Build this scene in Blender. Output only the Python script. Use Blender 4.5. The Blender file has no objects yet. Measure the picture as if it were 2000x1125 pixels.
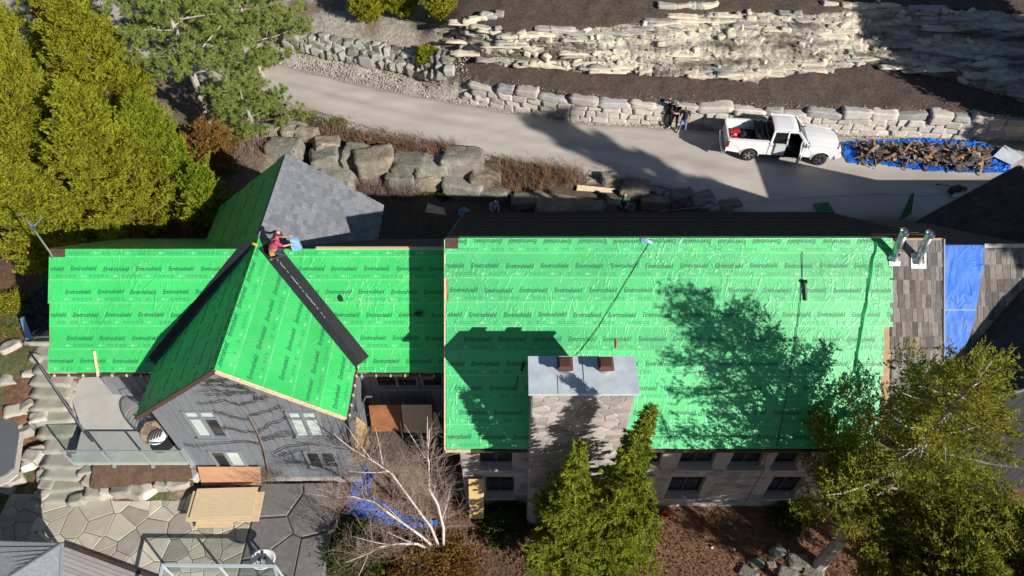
import bpy, bmesh, math, random
import numpy as np
from mathutils import Vector, Matrix, noise as mnoise

R = math.radians
SC = bpy.context.scene
COL = SC.collection
# ---------------------------------------------------------------- camera
CAM_H, PITCH, FPX = 28.3, R(49.0), 1366.0
cam_d = bpy.data.cameras.new('camera'); cam = bpy.data.objects.new('camera', cam_d); COL.objects.link(cam)
cam.location = (0, 0, CAM_H); cam.rotation_euler = (R(90) - PITCH, 0, 0)
cam_d.sensor_width = 36; cam_d.lens = 36 * FPX / 2000; cam_d.clip_start = 0.5; cam_d.clip_end = 900
SC.camera = cam
# ---------------------------------------------------------------- light
SUN_EL = R(25.5); SUN_H = Vector((0.735, -0.678, 0)).normalized()      # towards the sun, on the ground
TO_SUN = Vector((SUN_H.x * math.cos(SUN_EL), SUN_H.y * math.cos(SUN_EL), math.sin(SUN_EL)))
W = bpy.data.worlds.new('World'); SC.world = W; W.use_nodes = True
nt = W.node_tree; bg = nt.nodes['Background']; bg.inputs[1].default_value = 0.05
sky = nt.nodes.new('ShaderNodeTexSky'); sky.sky_type = 'NISHITA'; sky.sun_disc = False
sky.sun_elevation = SUN_EL; sky.sun_rotation = math.atan2(SUN_H.x, SUN_H.y)
sky.altitude = 800; sky.air_density = 1.0; sky.dust_density = 0.6
nt.links.new(sky.outputs[0], bg.inputs[0])
sl = bpy.data.lights.new('sun', 'SUN'); sl.energy = 5.0; sl.angle = R(0.53); sl.color = (1.0, 0.95, 0.87)
so = bpy.data.objects.new('sun', sl); COL.objects.link(so)
so.rotation_euler = TO_SUN.to_track_quat('Z', 'Y').to_euler()
VS = SC.view_settings; VS.view_transform = 'Standard'; VS.look = 'None'; VS.exposure = 0.5; VS.gamma = 1.0
VS.use_curve_mapping = False
SC.cycles.max_bounces = 5; SC.cycles.transparent_max_bounces = 6

# ---------------------------------------------------------------- pixels to places
cP, sP = math.cos(PITCH), math.sin(PITCH)
def ray(px, py):
    a = (px - 1000) / FPX; b = (562.5 - py) / FPX
    return Vector((a, cP + b * sP, -sP + b * cP))
def at_z(px, py, z):
    d = ray(px, py); return Vector((0, 0, CAM_H)) + d * ((z - CAM_H) / d.z)
def at_y(px, py, y):
    d = ray(px, py); return Vector((0, 0, CAM_H)) + d * (y / d.y)

# ---------------------------------------------------------------- objects
def tag(o, label=None, cat=None, group=None, kind=None):
    if label: o['label'] = label
    if cat: o['category'] = cat
    if group: o['group'] = group
    if kind: o['kind'] = kind
    return o
def empty(name, loc, rz=0.0, label=None, cat=None, group=None):
    o = bpy.data.objects.new(name, None); COL.objects.link(o)
    o.location = loc; o.rotation_euler = (0, 0, rz); o.empty_display_size = 0.2
    return tag(o, label, cat, group)
def link(name, me, mat=None, parent=None, keep=True):
    """keep: mesh coordinates are world coordinates (parent offset undone)"""
    o = bpy.data.objects.new(name, me); COL.objects.link(o)
    if mat is not None and len(me.materials) == 0:
        for m in (mat if isinstance(mat, (list, tuple)) else [mat]): me.materials.append(m)
    if parent is not None:
        o.parent = parent
        if keep:
            M = Matrix.Identity(4); p = parent
            while p is not None:
                M = Matrix.LocRotScale(p.location, p.rotation_euler, p.scale) @ M
                p = p.parent
            Mi = M.inverted()
            o.location, q, o.scale = Mi.decompose(); o.rotation_euler = q.to_euler()
    return o
class MB:
    """collects simple shapes into one mesh"""
    def __init__(s): s.v = []; s.f = []; s.m = []; s.cur = 0
    def add(s, vs, fs):
        b = len(s.v); s.v += [tuple(p) for p in vs]
        for f in fs: s.f.append(tuple(i + b for i in f)); s.m.append(s.cur)
    def box(s, c, size, M=None):
        hx, hy, hz = size[0] / 2, size[1] / 2, size[2] / 2
        vs = [Vector((x, y, z)) for x in (-hx, hx) for y in (-hy, hy) for z in (-hz, hz)]
        if M is not None: vs = [M @ p for p in vs]
        vs = [p + Vector(c) for p in vs]
        s.add(vs, [(0, 1, 3, 2), (4, 6, 7, 5), (0, 4, 5, 1), (2, 3, 7, 6), (0, 2, 6, 4), (1, 5, 7, 3)])
    def bar(s, a, b, w, h=None, up=(0, 0, 1)):
        a, b = Vector(a), Vector(b); h = w if h is None else h
        d = (b - a).normalized(); u = Vector(up)
        if abs(d.dot(u)) > .98: u = Vector((0, 1, 0))
        x = d.cross(u).normalized(); y = x.cross(d)
        vs = [p + x * sx * w / 2 + y * sy * h / 2 for p in (a, b) for sx, sy in ((-1, -1), (1, -1), (1, 1), (-1, 1))]
        s.add(vs, [(3, 2, 1, 0), (4, 5, 6, 7), (0, 1, 5, 4), (1, 2, 6, 5), (2, 3, 7, 6), (3, 0, 4, 7)])
    def tube(s, pts, rad, n=6, cap=True):
        pts = [Vector(p) for p in pts]; k = len(pts)
        if not isinstance(rad, (list, tuple)): rad = [rad] * k
        vs = []; ref = None
        for i, p in enumerate(pts):
            d = (pts[min(i + 1, k - 1)] - pts[max(i - 1, 0)])
            d = d.normalized() if d.length > 1e-9 else Vector((0, 0, 1))
            if ref is None: ref = Vector((0, 0, 1)) if abs(d.z) < .9 else Vector((1, 0, 0))
            x = d.cross(ref)
            x = x.normalized() if x.length > 1e-6 else d.orthogonal().normalized()
            y = d.cross(x); ref = -y if False else ref
            for j in range(n):
                a = 2 * math.pi * j / n; vs.append(p + (x * math.cos(a) + y * math.sin(a)) * rad[i])
        fs = [(i * n + j, i * n + (j + 1) % n, (i + 1) * n + (j + 1) % n, (i + 1) * n + j) for i in range(k - 1) for j in range(n)]
        if cap: fs += [tuple(range(n - 1, -1, -1)), tuple((k - 1) * n + j for j in range(n))]
        s.add(vs, fs)
    def prism(s, poly, vec):
        """poly: list of 3d points (planar), extruded by vec"""
        n = len(poly); vec = Vector(vec); a = [Vector(p) for p in poly]
        s.add(a + [p + vec for p in a], [tuple(range(n - 1, -1, -1)), tuple(range(n, 2 * n))] +
              [(i, (i + 1) % n, (i + 1) % n + n, i + n) for i in range(n)])
    def quad(s, a, b, c, d): s.add([a, b, c, d], [(0, 1, 2, 3)])
    def lathe(s, prof, c=(0, 0, 0), n=20, axis='z', M=None):
        vs = []
        for r, z in prof:
            for j in range(n):
                a = 2 * math.pi * j / n; p = Vector((r * math.cos(a), r * math.sin(a), z))
                if axis == 'y': p = Vector((p.x, p.z, p.y))
                if M is not None: p = M @ p
                vs.append(p + Vector(c))
        k = len(prof)
        s.add(vs, [(i * n + j, i * n + (j + 1) % n, (i + 1) * n + (j + 1) % n, (i + 1) * n + j) for i in range(k - 1) for j in range(n)])
    def grid(s, fn, nu, nv):
        vs = [fn(i / nu, j / nv) for j in range(nv + 1) for i in range(nu + 1)]
        s.add(vs, [(j * (nu + 1) + i, j * (nu + 1) + i + 1, (j + 1) * (nu + 1) + i + 1, (j + 1) * (nu + 1) + i) for j in range(nv) for i in range(nu)])
    def mesh(s, name, smooth=False):
        me = bpy.data.meshes.new(name); me.from_pydata(s.v, [], s.f)
        if any(s.m): me.polygons.foreach_set('material_index', s.m)
        bm = bmesh.new(); bm.from_mesh(me); bmesh.ops.recalc_face_normals(bm, faces=bm.faces); bm.to_mesh(me); bm.free()
        if smooth: me.polygons.foreach_set('use_smooth', [True] * len(me.polygons))
        me.update(); return me
    def build(s, name, mat=None, parent=None, smooth=False, keep=True):
        return link(name, s.mesh(name, smooth), mat, parent, keep)
def np_mesh(name, V, F, smooth=False):
    V = np.asarray(V, np.float32); F = np.asarray(F, np.int32); k = F.shape[1]
    me = bpy.data.meshes.new(name)
    me.vertices.add(len(V)); me.vertices.foreach_set('co', V.ravel())
    me.loops.add(F.size); me.loops.foreach_set('vertex_index', F.ravel())
    me.polygons.add(len(F)); me.polygons.foreach_set('loop_start', np.arange(0, F.size, k, dtype=np.int32))
    me.polygons.foreach_set('loop_total', np.full(len(F), k, np.int32))
    if smooth: me.polygons.foreach_set('use_smooth', np.ones(len(F), bool))
    me.update(calc_edges=True); return me

# ---------------------------------------------------------------- materials
def nodes_of(m):
    m.use_nodes = True; n = m.node_tree; return n, n.nodes, n.links, n.nodes['Principled BSDF']
def ramp(N, stops):
    r = N.new('ShaderNodeValToRGB'); e = r.color_ramp.elements
    while len(e) < len(stops): e.new(0.5)
    for el, (p, c) in zip(e, stops): el.position = p; el.color = (*c, 1) if len(c) == 3 else c
    return r
def pmat(name, c1, c2=None, scale=3.0, rough=.8, bump=0.0, bscale=None, detail=6, c3=None, stretch=(1, 1, 1), metal=0.0, island=0.0, spec=.5, lo=.35, hi=.65, attr=None, bdist=.02):
    """procedural: noise-blended colours, bump; world position so that copies differ"""
    m = bpy.data.materials.new(name); n, N, L, P = nodes_of(m)
    P.inputs['Roughness'].default_value = rough; P.inputs['Metallic'].default_value = metal
    P.inputs['Specular IOR Level'].default_value = spec
    g = N.new('ShaderNodeNewGeometry'); mp = N.new('ShaderNodeMapping'); L.new(g.outputs['Position'], mp.inputs[0])
    mp.inputs['Scale'].default_value = stretch
    t = N.new('ShaderNodeTexNoise'); t.inputs['Scale'].default_value = scale; t.inputs['Detail'].default_value = detail
    t.inputs['Roughness'].default_value = .62
    L.new(mp.outputs[0], t.inputs[0])
    c2 = c2 or tuple(x * .8 for x in c1)
    st = [(lo, c1), (hi, c2)] if c3 is None else [(lo - .05, c1), ((lo + hi) / 2, c2), (hi + .05, c3)]
    r = ramp(N, st); L.new(t.outputs[0], r.inputs[0]); out = r.outputs[0]
    if attr:
        a = N.new('ShaderNodeAttribute'); a.attribute_name = attr
        mx = N.new('ShaderNodeMix'); mx.data_type = 'RGBA'; mx.blend_type = 'MULTIPLY'; mx.inputs[0].default_value = 1
        L.new(a.outputs['Color'], mx.inputs[6]); L.new(out, mx.inputs[7]); out = mx.outputs[2]
    if island:
        hs = N.new('ShaderNodeHueSaturation'); mr = N.new('ShaderNodeMapRange')
        mr.inputs[3].default_value = 1 - island; mr.inputs[4].default_value = 1 + island
        oi = N.new('ShaderNodeObjectInfo'); ad = N.new('ShaderNodeMath'); ad.operation = 'ADD'; fr = N.new('ShaderNodeMath'); fr.operation = 'FRACT'
        L.new(oi.outputs['Random'], ad.inputs[0]); L.new(g.outputs['Random Per Island'], ad.inputs[1]); L.new(ad.outputs[0], fr.inputs[0])
        L.new(fr.outputs[0], mr.inputs[0]); L.new(mr.outputs[0], hs.inputs['Value']); L.new(out, hs.inputs['Color']); out = hs.outputs[0]
    L.new(out, P.inputs['Base Color'])
    if bump:
        t2 = N.new('ShaderNodeTexNoise'); t2.inputs['Scale'].default_value = bscale or scale * 4; t2.inputs['Detail'].default_value = 5
        L.new(mp.outputs[0], t2.inputs[0]); b = N.new('ShaderNodeBump'); b.inputs['Strength'].default_value = bump; b.inputs['Distance'].default_value = bdist
        L.new(t2.outputs[0], b.inputs['Height']); L.new(b.outputs[0], P.inputs['Normal'])
    return m
def leafmat(name, c1, c2, c3, transl=.35, scale=.9):
    m = bpy.data.materials.new(name); m.use_nodes = True; n = m.node_tree; N, L = n.nodes, n.links
    N.remove(N['Principled BSDF']); out = N['Material Output']
    g = N.new('ShaderNodeNewGeometry'); t = N.new('ShaderNodeTexNoise'); t.inputs['Scale'].default_value = scale; t.inputs['Detail'].default_value = 3
    L.new(g.outputs['Position'], t.inputs[0])
    ad = N.new('ShaderNodeMath'); ad.operation = 'MULTIPLY_ADD'; ad.inputs[1].default_value = .5; L.new(g.outputs['Random Per Island'], ad.inputs[0])
    mu = N.new('ShaderNodeMath'); mu.operation = 'MULTIPLY'; mu.inputs[1].default_value = .55; L.new(t.outputs[0], mu.inputs[0]); L.new(mu.outputs[0], ad.inputs[2])
    r = ramp(N, [(.2, c1), (.5, c2), (.85, c3)]); L.new(ad.outputs[0], r.inputs[0])
    d = N.new('ShaderNodeBsdfDiffuse'); tr = N.new('ShaderNodeBsdfTranslucent'); mx = N.new('ShaderNodeMixShader'); mx.inputs[0].default_value = transl
    L.new(r.outputs[0], d.inputs[0]); L.new(r.outputs[0], tr.inputs[0]); L.new(d.outputs[0], mx.inputs[1]); L.new(tr.outputs[0], mx.inputs[2])
    L.new(mx.outputs[0], out.inputs[0]); return m
def wrapmat(name, col, strength, sx, sy, spec=.5, rough=.42):
    """wrinkled plastic sheet: thin ridges where a stretched noise crosses its middle"""
    m = bpy.data.materials.new(name); n, N, L, P = nodes_of(m)
    P.inputs['Roughness'].default_value = rough; P.inputs['Specular IOR Level'].default_value = spec
    g = N.new('ShaderNodeNewGeometry'); h = None
    for k, (sc, dist, w) in enumerate(((1.3, 1.5, .032), (3.2, 1.0, .05))):
        mp = N.new('ShaderNodeMapping'); mp.inputs['Scale'].default_value = (sx, sy, sy); mp.inputs['Location'].default_value = (k * 7.3, k * 3, 0)
        L.new(g.outputs['Position'], mp.inputs[0])
        t = N.new('ShaderNodeTexNoise'); t.inputs['Scale'].default_value = sc; t.inputs['Detail'].default_value = 2; t.inputs['Distortion'].default_value = dist
        L.new(mp.outputs[0], t.inputs[0])
        s = N.new('ShaderNodeMath'); s.operation = 'SUBTRACT'; s.inputs[1].default_value = .5; L.new(t.outputs[0], s.inputs[0])
        a = N.new('ShaderNodeMath'); a.operation = 'ABSOLUTE'; L.new(s.outputs[0], a.inputs[0])
        mr = N.new('ShaderNodeMapRange'); mr.interpolation_type = 'SMOOTHSTEP'; mr.inputs[1].default_value = 0; mr.inputs[2].default_value = w; mr.inputs[3].default_value = 1 if k == 0 else .4; mr.inputs[4].default_value = 0
        L.new(a.outputs[0], mr.inputs[0])
        if h is None: h = mr.outputs[0]
        else:
            ad = N.new('ShaderNodeMath'); ad.operation = 'ADD'; L.new(h, ad.inputs[0]); L.new(mr.outputs[0], ad.inputs[1]); h = ad.outputs[0]
    mk = N.new('ShaderNodeTexNoise'); mk.inputs['Scale'].default_value = .42; mk.inputs['Detail'].default_value = 2; L.new(g.outputs['Position'], mk.inputs[0])
    mm = N.new('ShaderNodeMapRange'); mm.inputs[1].default_value = .36; mm.inputs[2].default_value = .66; mm.inputs[3].default_value = .12; mm.inputs[4].default_value = 1.3; L.new(mk.outputs[0], mm.inputs[0])
    mu = N.new('ShaderNodeMath'); mu.operation = 'MULTIPLY'; L.new(h, mu.inputs[0]); L.new(mm.outputs[0], mu.inputs[1]); h = mu.outputs[0]
    b = N.new('ShaderNodeBump'); b.inputs['Strength'].default_value = strength; b.inputs['Distance'].default_value = .03
    L.new(h, b.inputs['Height']); L.new(b.outputs[0], P.inputs['Normal'])
    t = N.new('ShaderNodeTexNoise'); t.inputs['Scale'].default_value = .55; t.inputs['Detail'].default_value = 5; L.new(g.outputs['Position'], t.inputs[0])
    r = ramp(N, [(.35, tuple(x * .9 for x in col)), (.65, tuple(min(1, x * 1.08) for x in col))]); L.new(t.outputs[0], r.inputs[0])
    hs = N.new('ShaderNodeHueSaturation'); oi = N.new('ShaderNodeObjectInfo'); mr = N.new('ShaderNodeMapRange'); mr.inputs[3].default_value = .9; mr.inputs[4].default_value = 1.08
    d = N.new('ShaderNodeTexNoise'); d.inputs['Scale'].default_value = 1.7; d.inputs['Detail'].default_value = 9; d.inputs['Roughness'].default_value = .7; L.new(g.outputs['Position'], d.inputs[0])
    dr = ramp(N, [(.5, (0, 0, 0)), (.78, (.2, .2, .2))]); L.new(d.outputs[0], dr.inputs[0])            # dust and scuffs
    dm = N.new('ShaderNodeMix'); dm.data_type = 'RGBA'; dm.inputs[7].default_value = (.38, .42, .34, 1); L.new(dr.outputs[0], dm.inputs[0]); L.new(r.outputs[0], dm.inputs[6])
    L.new(oi.outputs['Random'], mr.inputs[0]); L.new(mr.outputs[0], hs.inputs['Value']); L.new(dm.outputs[2], hs.inputs['Color']); L.new(hs.outputs[0], P.inputs['Base Color'])
    return m
def glassmat(name, tint=(.93, .97, .96), alpha=.05, rough=.05):
    """thin railing glass: mostly clear, tinted, reflecting"""
    m = bpy.data.materials.new(name); m.use_nodes = True; n = m.node_tree; N, L = n.nodes, n.links
    N.remove(N['Principled BSDF']); out = N['Material Output']
    tr = N.new('ShaderNodeBsdfTransparent'); tr.inputs[0].default_value = (*tint, 1)
    gl = N.new('ShaderNodeBsdfGlossy'); gl.inputs['Roughness'].default_value = rough
    df = N.new('ShaderNodeBsdfDiffuse'); df.inputs[0].default_value = (.55, .68, .68, 1)
    m1 = N.new('ShaderNodeMixShader'); m1.inputs[0].default_value = alpha; L.new(tr.outputs[0], m1.inputs[1]); L.new(df.outputs[0], m1.inputs[2])
    m2 = N.new('ShaderNodeMixShader'); m2.inputs[0].default_value = .07; L.new(m1.outputs[0], m2.inputs[1]); L.new(gl.outputs[0], m2.inputs[2])
    L.new(m2.outputs[0], out.inputs[0]); return m

M = {}
M['green_main'] = wrapmat('underlayment_main', (.068, .475, .162), .42, 1.0, .5)
M['green_left'] = wrapmat('underlayment_left', (.045, .49, .122), .5, .9, .5)
M['green_gable'] = wrapmat('underlayment_gable', (.045, .49, .122), .4, .5, .9)
M['print_dark'] = pmat('print_dark', (.010, .11, .05), (.016, .15, .07), 4, .5)
M['print_pale'] = pmat('print_pale', (.26, .58, .36), (.2, .52, .3), 4, .5)
M['print_faint'] = pmat('print_faint', (.025, .25, .09), (.04, .31, .12), 9, .5)
M['membrane'] = pmat('valley_membrane', (.010, .011, .014), (.016, .017, .022), 5, .6, .2)
M['deck_wood'] = pmat('sheathing', (.42, .29, .16), (.32, .2, .11), 4, .8, .2)
M['fascia'] = pmat('fascia_brown', (.09, .045, .03), (.05, .03, .022), 6, .8, .2)
M['shingle_grey'] = pmat('slate_grey_shingle', (.21, .22, .245), (.15, .157, .175), 9, .75, .35, 60, island=.2)
M['shingle_weather'] = pmat('weathered_shingle', (.205, .182, .168), (.125, .11, .103), 6, .9, .8, 30, island=.5, stretch=(3, 1, 1))
M['shingle_shaded'] = pmat('shaded_shingle', (.055, .05, .05), (.035, .032, .034), 6, .9, .5, 40, island=.3)  # shade of the sunless slopes put into the colour; also draws course lines
M['stone'] = pmat('wall_stone', (.46, .415, .385), (.33, .31, .30), 4, .9, .5, 30, c3=(.40, .32, .28), island=.32)
M['mortar'] = pmat('mortar', (.42, .39, .365), (.34, .315, .30), 8, .95, .3)
M['siding'] = pmat('grey_siding', (.185, .197, .22), (.145, .155, .175), 3, .7, .15, 40, stretch=(4, 4, .5), island=.06)
M['trim_grey'] = pmat('grey_trim', (.21, .225, .25), (.19, .2, .225), 3, .6)
M['frame_dark'] = pmat('dark_frame', (.05, .05, .055), (.04, .04, .043), 5, .5)
M['pane'] = pmat('window_glass', (.018, .022, .026), (.03, .036, .04), 1.2, .06, spec=.8)
M['pane_blind'] = pmat('blind_window', (.55, .62, .58), (.45, .53, .5), 1.5, .12, spec=.7)
M['white_metal'] = pmat('white_metal', (.60, .66, .72), (.50, .55, .60), 2.2, .45, .12, 6, c3=(.42, .44, .45), detail=10, hi=.7)
M['flue'] = pmat('rusty_cap', (.105, .038, .026), (.075, .028, .02), 7, .6, .2)
M['galv'] = pmat('galvanised', (.62, .65, .68), (.5, .53, .56), 6, .28, metal=.9)
M['concrete'] = pmat('pale_concrete', (.56, .53, .49), (.48, .455, .42), 1.4, .9, .15, 50)
M['flag'] = pmat('flagstone', (.52, .475, .39), (.42, .39, .325), 2.2, .9, .4, 22, c3=(.44, .37, .28), island=.3, detail=10)
M['flag_joint'] = pmat('joint_soil', (.13, .115, .08), (.10, .09, .06), 6, .95, .3)
M['rock_pale'] = pmat('pale_boulder', (.56, .51, .46), (.42, .385, .35), 3.5, .9, .9, 12, c3=(.49, .42, .35), island=.18, detail=10)
M['rock_grey'] = pmat('grey_boulder', (.31, .285, .245), (.19, .18, .155), 2.6, .95, 1.0, 9, c3=(.20, .18, .12), island=.2, detail=11, bdist=.05)
M['rock_step'] = pmat('step_stone', (.36, .34, .28), (.28, .265, .23), 3, .9, .5, 18, island=.15)
M['bark'] = pmat('bark', (.20, .17, .145), (.12, .10, .085), 6, .9, .5, 30)
M['bark_pale'] = pmat('pale_bark', (.42, .38, .33), (.28, .25, .22), 5, .85, .4, 30)
M['birch'] = pmat('birch_bark', (.66, .60, .53), (.50, .43, .37), 5, .8, .3, 30)
M['twig'] = pmat('bare_twig', (.23, .165, .14), (.17, .115, .10), 4, .85)
M['twig_red'] = pmat('red_twig', (.27, .135, .095), (.20, .115, .075), 2, .85, c3=(.24, .19, .10), island=.3)
M['twig_dark'] = pmat('vine_branch', (.035, .03, .032), (.055, .045, .043), 4, .85)
M['ply'] = pmat('plywood', (.66, .52, .335), (.58, .44, .27), 3, .8, .1, 40, stretch=(1, 6, 1))
M['ply_red'] = pmat('red_plywood', (.50, .275, .16), (.43, .225, .125), 3, .8, .1, 40, stretch=(.7, 5, 1))
M['ply_brown'] = pmat('stained_plywood', (.30, .12, .05), (.2, .075, .03), 3, .75, .1, 30, stretch=(1, 4, 1))
M['osb'] = pmat('osb', (.60, .42, .20), (.48, .32, .14), 22, .85, .2, 40)
M['ply_edge'] = pmat('sheet_edge', (.72, .6, .42), (.5, .38, .23), 10, .8)
M['tarp'] = pmat('blue_tarp', (.01, .11, .52), (.018, .16, .62), 3, .45, .9, 7, spec=.35, bdist=.05)
M['tarp_roof'] = wrapmat('blue_roof_tarp', (.006, .13, .62), .4, .7, .35, spec=.25, rough=.5)
M['steel_rail'] = pmat('rail_metal', (.55, .6, .63), (.5, .54, .58), 4, .35, metal=.6)
M['black'] = pmat('black_plastic', (.012, .012, .013), (.02, .02, .021), 6, .55)
M['glass_rail'] = glassmat('rail_glass')
M['deck_grey'] = pmat('grey_deck', (.45, .42, .40), (.36, .33, .31), 3, .85, .2, 40, stretch=(1, 8, 1), island=.12)
# ================================================================ the ground
def smooth(a, b, x): t = np.clip((x - a) / (b - a), 0, 1); return t * t * (3 - 2 * t)
def rise(x): return smooth(-6.0, -2.8, x)            # natural bank at the left, wall and cliff at the right
def line(pts, z):
    zz = z if callable(z) else (lambda x: z)
    w = sorted(((p.x, p.y) for p in (at_z(a, b, float(zz(at_z(a, b, 5).x))) for a, b in pts)), key=lambda q: q[0])
    X = np.array([q[0] for q in w]); Y = np.array([q[1] for q in w])
    return lambda x: np.interp(x, X, Y)
ZD = 4.0
S_edge = line([(-200, 60), (100, 100), (300, 125), (430, 155), (545, 194), (640, 222), (740, 252), (850, 276), (960, 303), (1060, 325), (1150, 340), (1250, 354), (1330, 372), (1400, 398), (1480, 425), (1800, 432), (2300, 440)], ZD)
N_edge = line([(-200, -30), (100, 5), (300, 60), (430, 95), (520, 118), (620, 145), (700, 165), (850, 194), (1000, 220), (1150, 242), (1290, 248), (1420, 258), (1640, 266), (2000, 280), (2400, 296)], ZD)
zW = lambda x: 4.55 + 1.05 * rise(x)
zF = lambda x: 5.45 + .75 * rise(x)
zT = lambda x: 6.3 + 1.6 * rise(x)
W_top = line([(-200, -90), (300, 20), (540, 84), (700, 118), (800, 138), (860, 150), (1000, 166), (1100, 182), (1300, 196), (1500, 208), (1750, 212), (2000, 226), (2400, 240)], zW)
F_line = line([(-200, -160), (300, -40), (540, 52), (700, 78), (860, 98), (950, 118), (1100, 132), (1300, 143), (1480, 150), (1700, 118), (1850, 150), (2000, 190), (2400, 200)], zF)
T_line = line([(-200, -240), (300, -120), (540, 10), (700, 40), (860, 55), (1000, 62), (1250, 42), (1400, 18), (1600, 22), (1750, 6), (2000, 20), (2400, 30)], zT)
def base_h(X, Y):
    X = np.asarray(X, float); Y = np.asarray(Y, float)
    S, N_, Wt, F, T = S_edge(X), N_edge(X), W_top(X), F_line(X), T_line(X)
    zf = .9 * smooth(-1.5, -7, X) - .15 * smooth(-3, 0, X)                          # front ground
    zl = np.interp(Y, [5, 11.9, 12.6, 17.8, 22, 26], [1.15, 1.15, 1.5, 3.3, 3.7, 3.7])
    zl = zl - .38 * smooth(-20.8, -20.3, X) * smooth(-16.2, -16.7, X)
    left = smooth(-12.9, -13.6, X) * smooth(11.0, 12.2, Y)
    pat = smooth(-9.5, -10.5, X)
    zf = zf * (1 - pat) + 1.15 * pat
    right = smooth(6, 10.5, X)
    zt = 2.45 * (1 - right) + 3.8 * right
    zt = zt * smooth(-20, -13, X) + 3.6 * (1 - smooth(-20, -13, X))
    z = zf + (zt - zf) * smooth(13, 25, Y)
    z = z * (1 - left) + np.maximum(z, zl) * left
    und = smooth(-18.9, -18.4, X) * smooth(12.7, 13.0, Y) * smooth(17.4, 17.0, Y) * (X < -12.6)
    z = z * (1 - und) + np.minimum(z, 1.9) * und
    foot = S - 2.0 * (1 - right) - .05
    z = np.where(Y > foot, zt + (ZD - .1 - zt) * smooth(0, 1, (Y - foot) / np.maximum(S - .25 - foot, .05)), z)
    z = np.where(Y > S - .25, ZD - .1 + .02 * np.clip(Y - S, 0, 1), z)
    z = np.where(Y > N_ - .2, ZD - .02, z)
    z = np.where(Y > N_ + .25, ZD + (zW(X) - .1 - ZD) * smooth(0, 1, (Y - N_ - .25) / np.maximum(Wt - N_ - .1, .1)), z)
    z = np.where(Y > Wt + .1, zW(X) - .1 + (zF(X) - zW(X)) * np.clip((Y - Wt - .1) / np.maximum(F - Wt, .2), 0, 1), z)
    z = np.where(Y > F, zF(X) - .1 + (zT(X) - zF(X)) * np.clip((Y - F) / np.maximum(T - F, .2), 0, 1), z)
    z = np.where((Y > F) & (X > -5), z - .5 * np.clip((Y - F) / .3, 0, 1) * np.clip((T - Y) / .3, 0, 1), z)
    z = np.where(Y > T, zT(X) - .1 + .18 * np.clip(Y - T, 0, 60), z)
    return z
def build_ground():
    xs = np.concatenate([np.linspace(-260, -34, 18), np.arange(-33, 36, .22), np.linspace(38, 260, 18)])
    ys = np.concatenate([np.linspace(-120, 2, 10), np.arange(4, 50, .22), np.linspace(52, 360, 18)])
    Xg, Yg = np.meshgrid(xs, ys); Z = base_h(Xg, Yg)
    rs = np.random.RandomState(4)
    def fnoise(sc, amp, seed):
        return np.array([mnoise.fractal((x * sc + seed, y * sc, seed), 1.0, 2.0, 4) for x, y in zip(Xg.ravel(), Yg.ravel())]).reshape(Z.shape) * amp
    rough = np.where((Yg > N_edge(Xg) + .3), 1.0, .45)
    flat = ((Yg > S_edge(Xg) - .3) & (Yg < N_edge(Xg) + .25)) | ((Yg < 12.4) & (Xg < -9))
    Z = Z + fnoise(.9, .10, 3.1) * rough * (~flat) - .02
    V = np.stack([Xg.ravel(), Yg.ravel(), Z.ravel()], 1)
    ny, nx = Z.shape; i = np.arange(ny * nx).reshape(ny, nx)
    Fq = np.stack([i[:-1, :-1].ravel(), i[:-1, 1:].ravel(), i[1:, 1:].ravel(), i[1:, :-1].ravel()], 1)
    me = np_mesh('ground', V, Fq, True)
    # what the ground is made of, by place
    soil, litter, gravel, earth, moss = [np.array(c) for c in ((.072, .052, .042), (.17, .088, .052), (.36, .325, .285), (.16, .125, .09), (.075, .085, .03))]
    X1, Y1 = V[:, 0], V[:, 1]; C = np.tile(earth, (len(V), 1))
    def put(mask, c):
        mask = np.clip(mask, 0, 1)[:, None]; C[:] = C * (1 - mask) + c * mask
    nz = fnoise(.5, 1, 9.7).ravel()
    put(((Y1 < 14) & (X1 > 3.2)).astype(float), litter)
    put(((Y1 < 13) & (X1 > -9) & (X1 < 3.5)).astype(float) * .8, litter * .6)
    put((X1 < -14) & (Y1 < 26), litter * .75)
    put(smooth(.05, .35, nz) * ((X1 < -14) & (Y1 < 24)), moss)
    put((Y1 > S_edge(X1) - .5) & (Y1 < W_top(X1) + .1), gravel)
    Wm = smooth(-6.0, -2.5, X1)
    put((Y1 > W_top(X1)) * (1 - Wm) * 1.0, gravel * .8)
    put((Y1 > W_top(X1)) * (1 - Wm) * smooth(-.1, .3, nz), earth)
    put((Y1 > W_top(X1) - .05) * Wm, soil)
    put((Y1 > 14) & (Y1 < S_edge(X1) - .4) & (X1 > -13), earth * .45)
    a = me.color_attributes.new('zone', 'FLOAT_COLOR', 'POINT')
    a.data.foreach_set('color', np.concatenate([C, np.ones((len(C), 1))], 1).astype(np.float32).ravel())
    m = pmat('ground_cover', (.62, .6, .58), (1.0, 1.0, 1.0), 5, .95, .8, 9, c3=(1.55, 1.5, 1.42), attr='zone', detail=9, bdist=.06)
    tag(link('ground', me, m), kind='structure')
build_ground()

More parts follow.
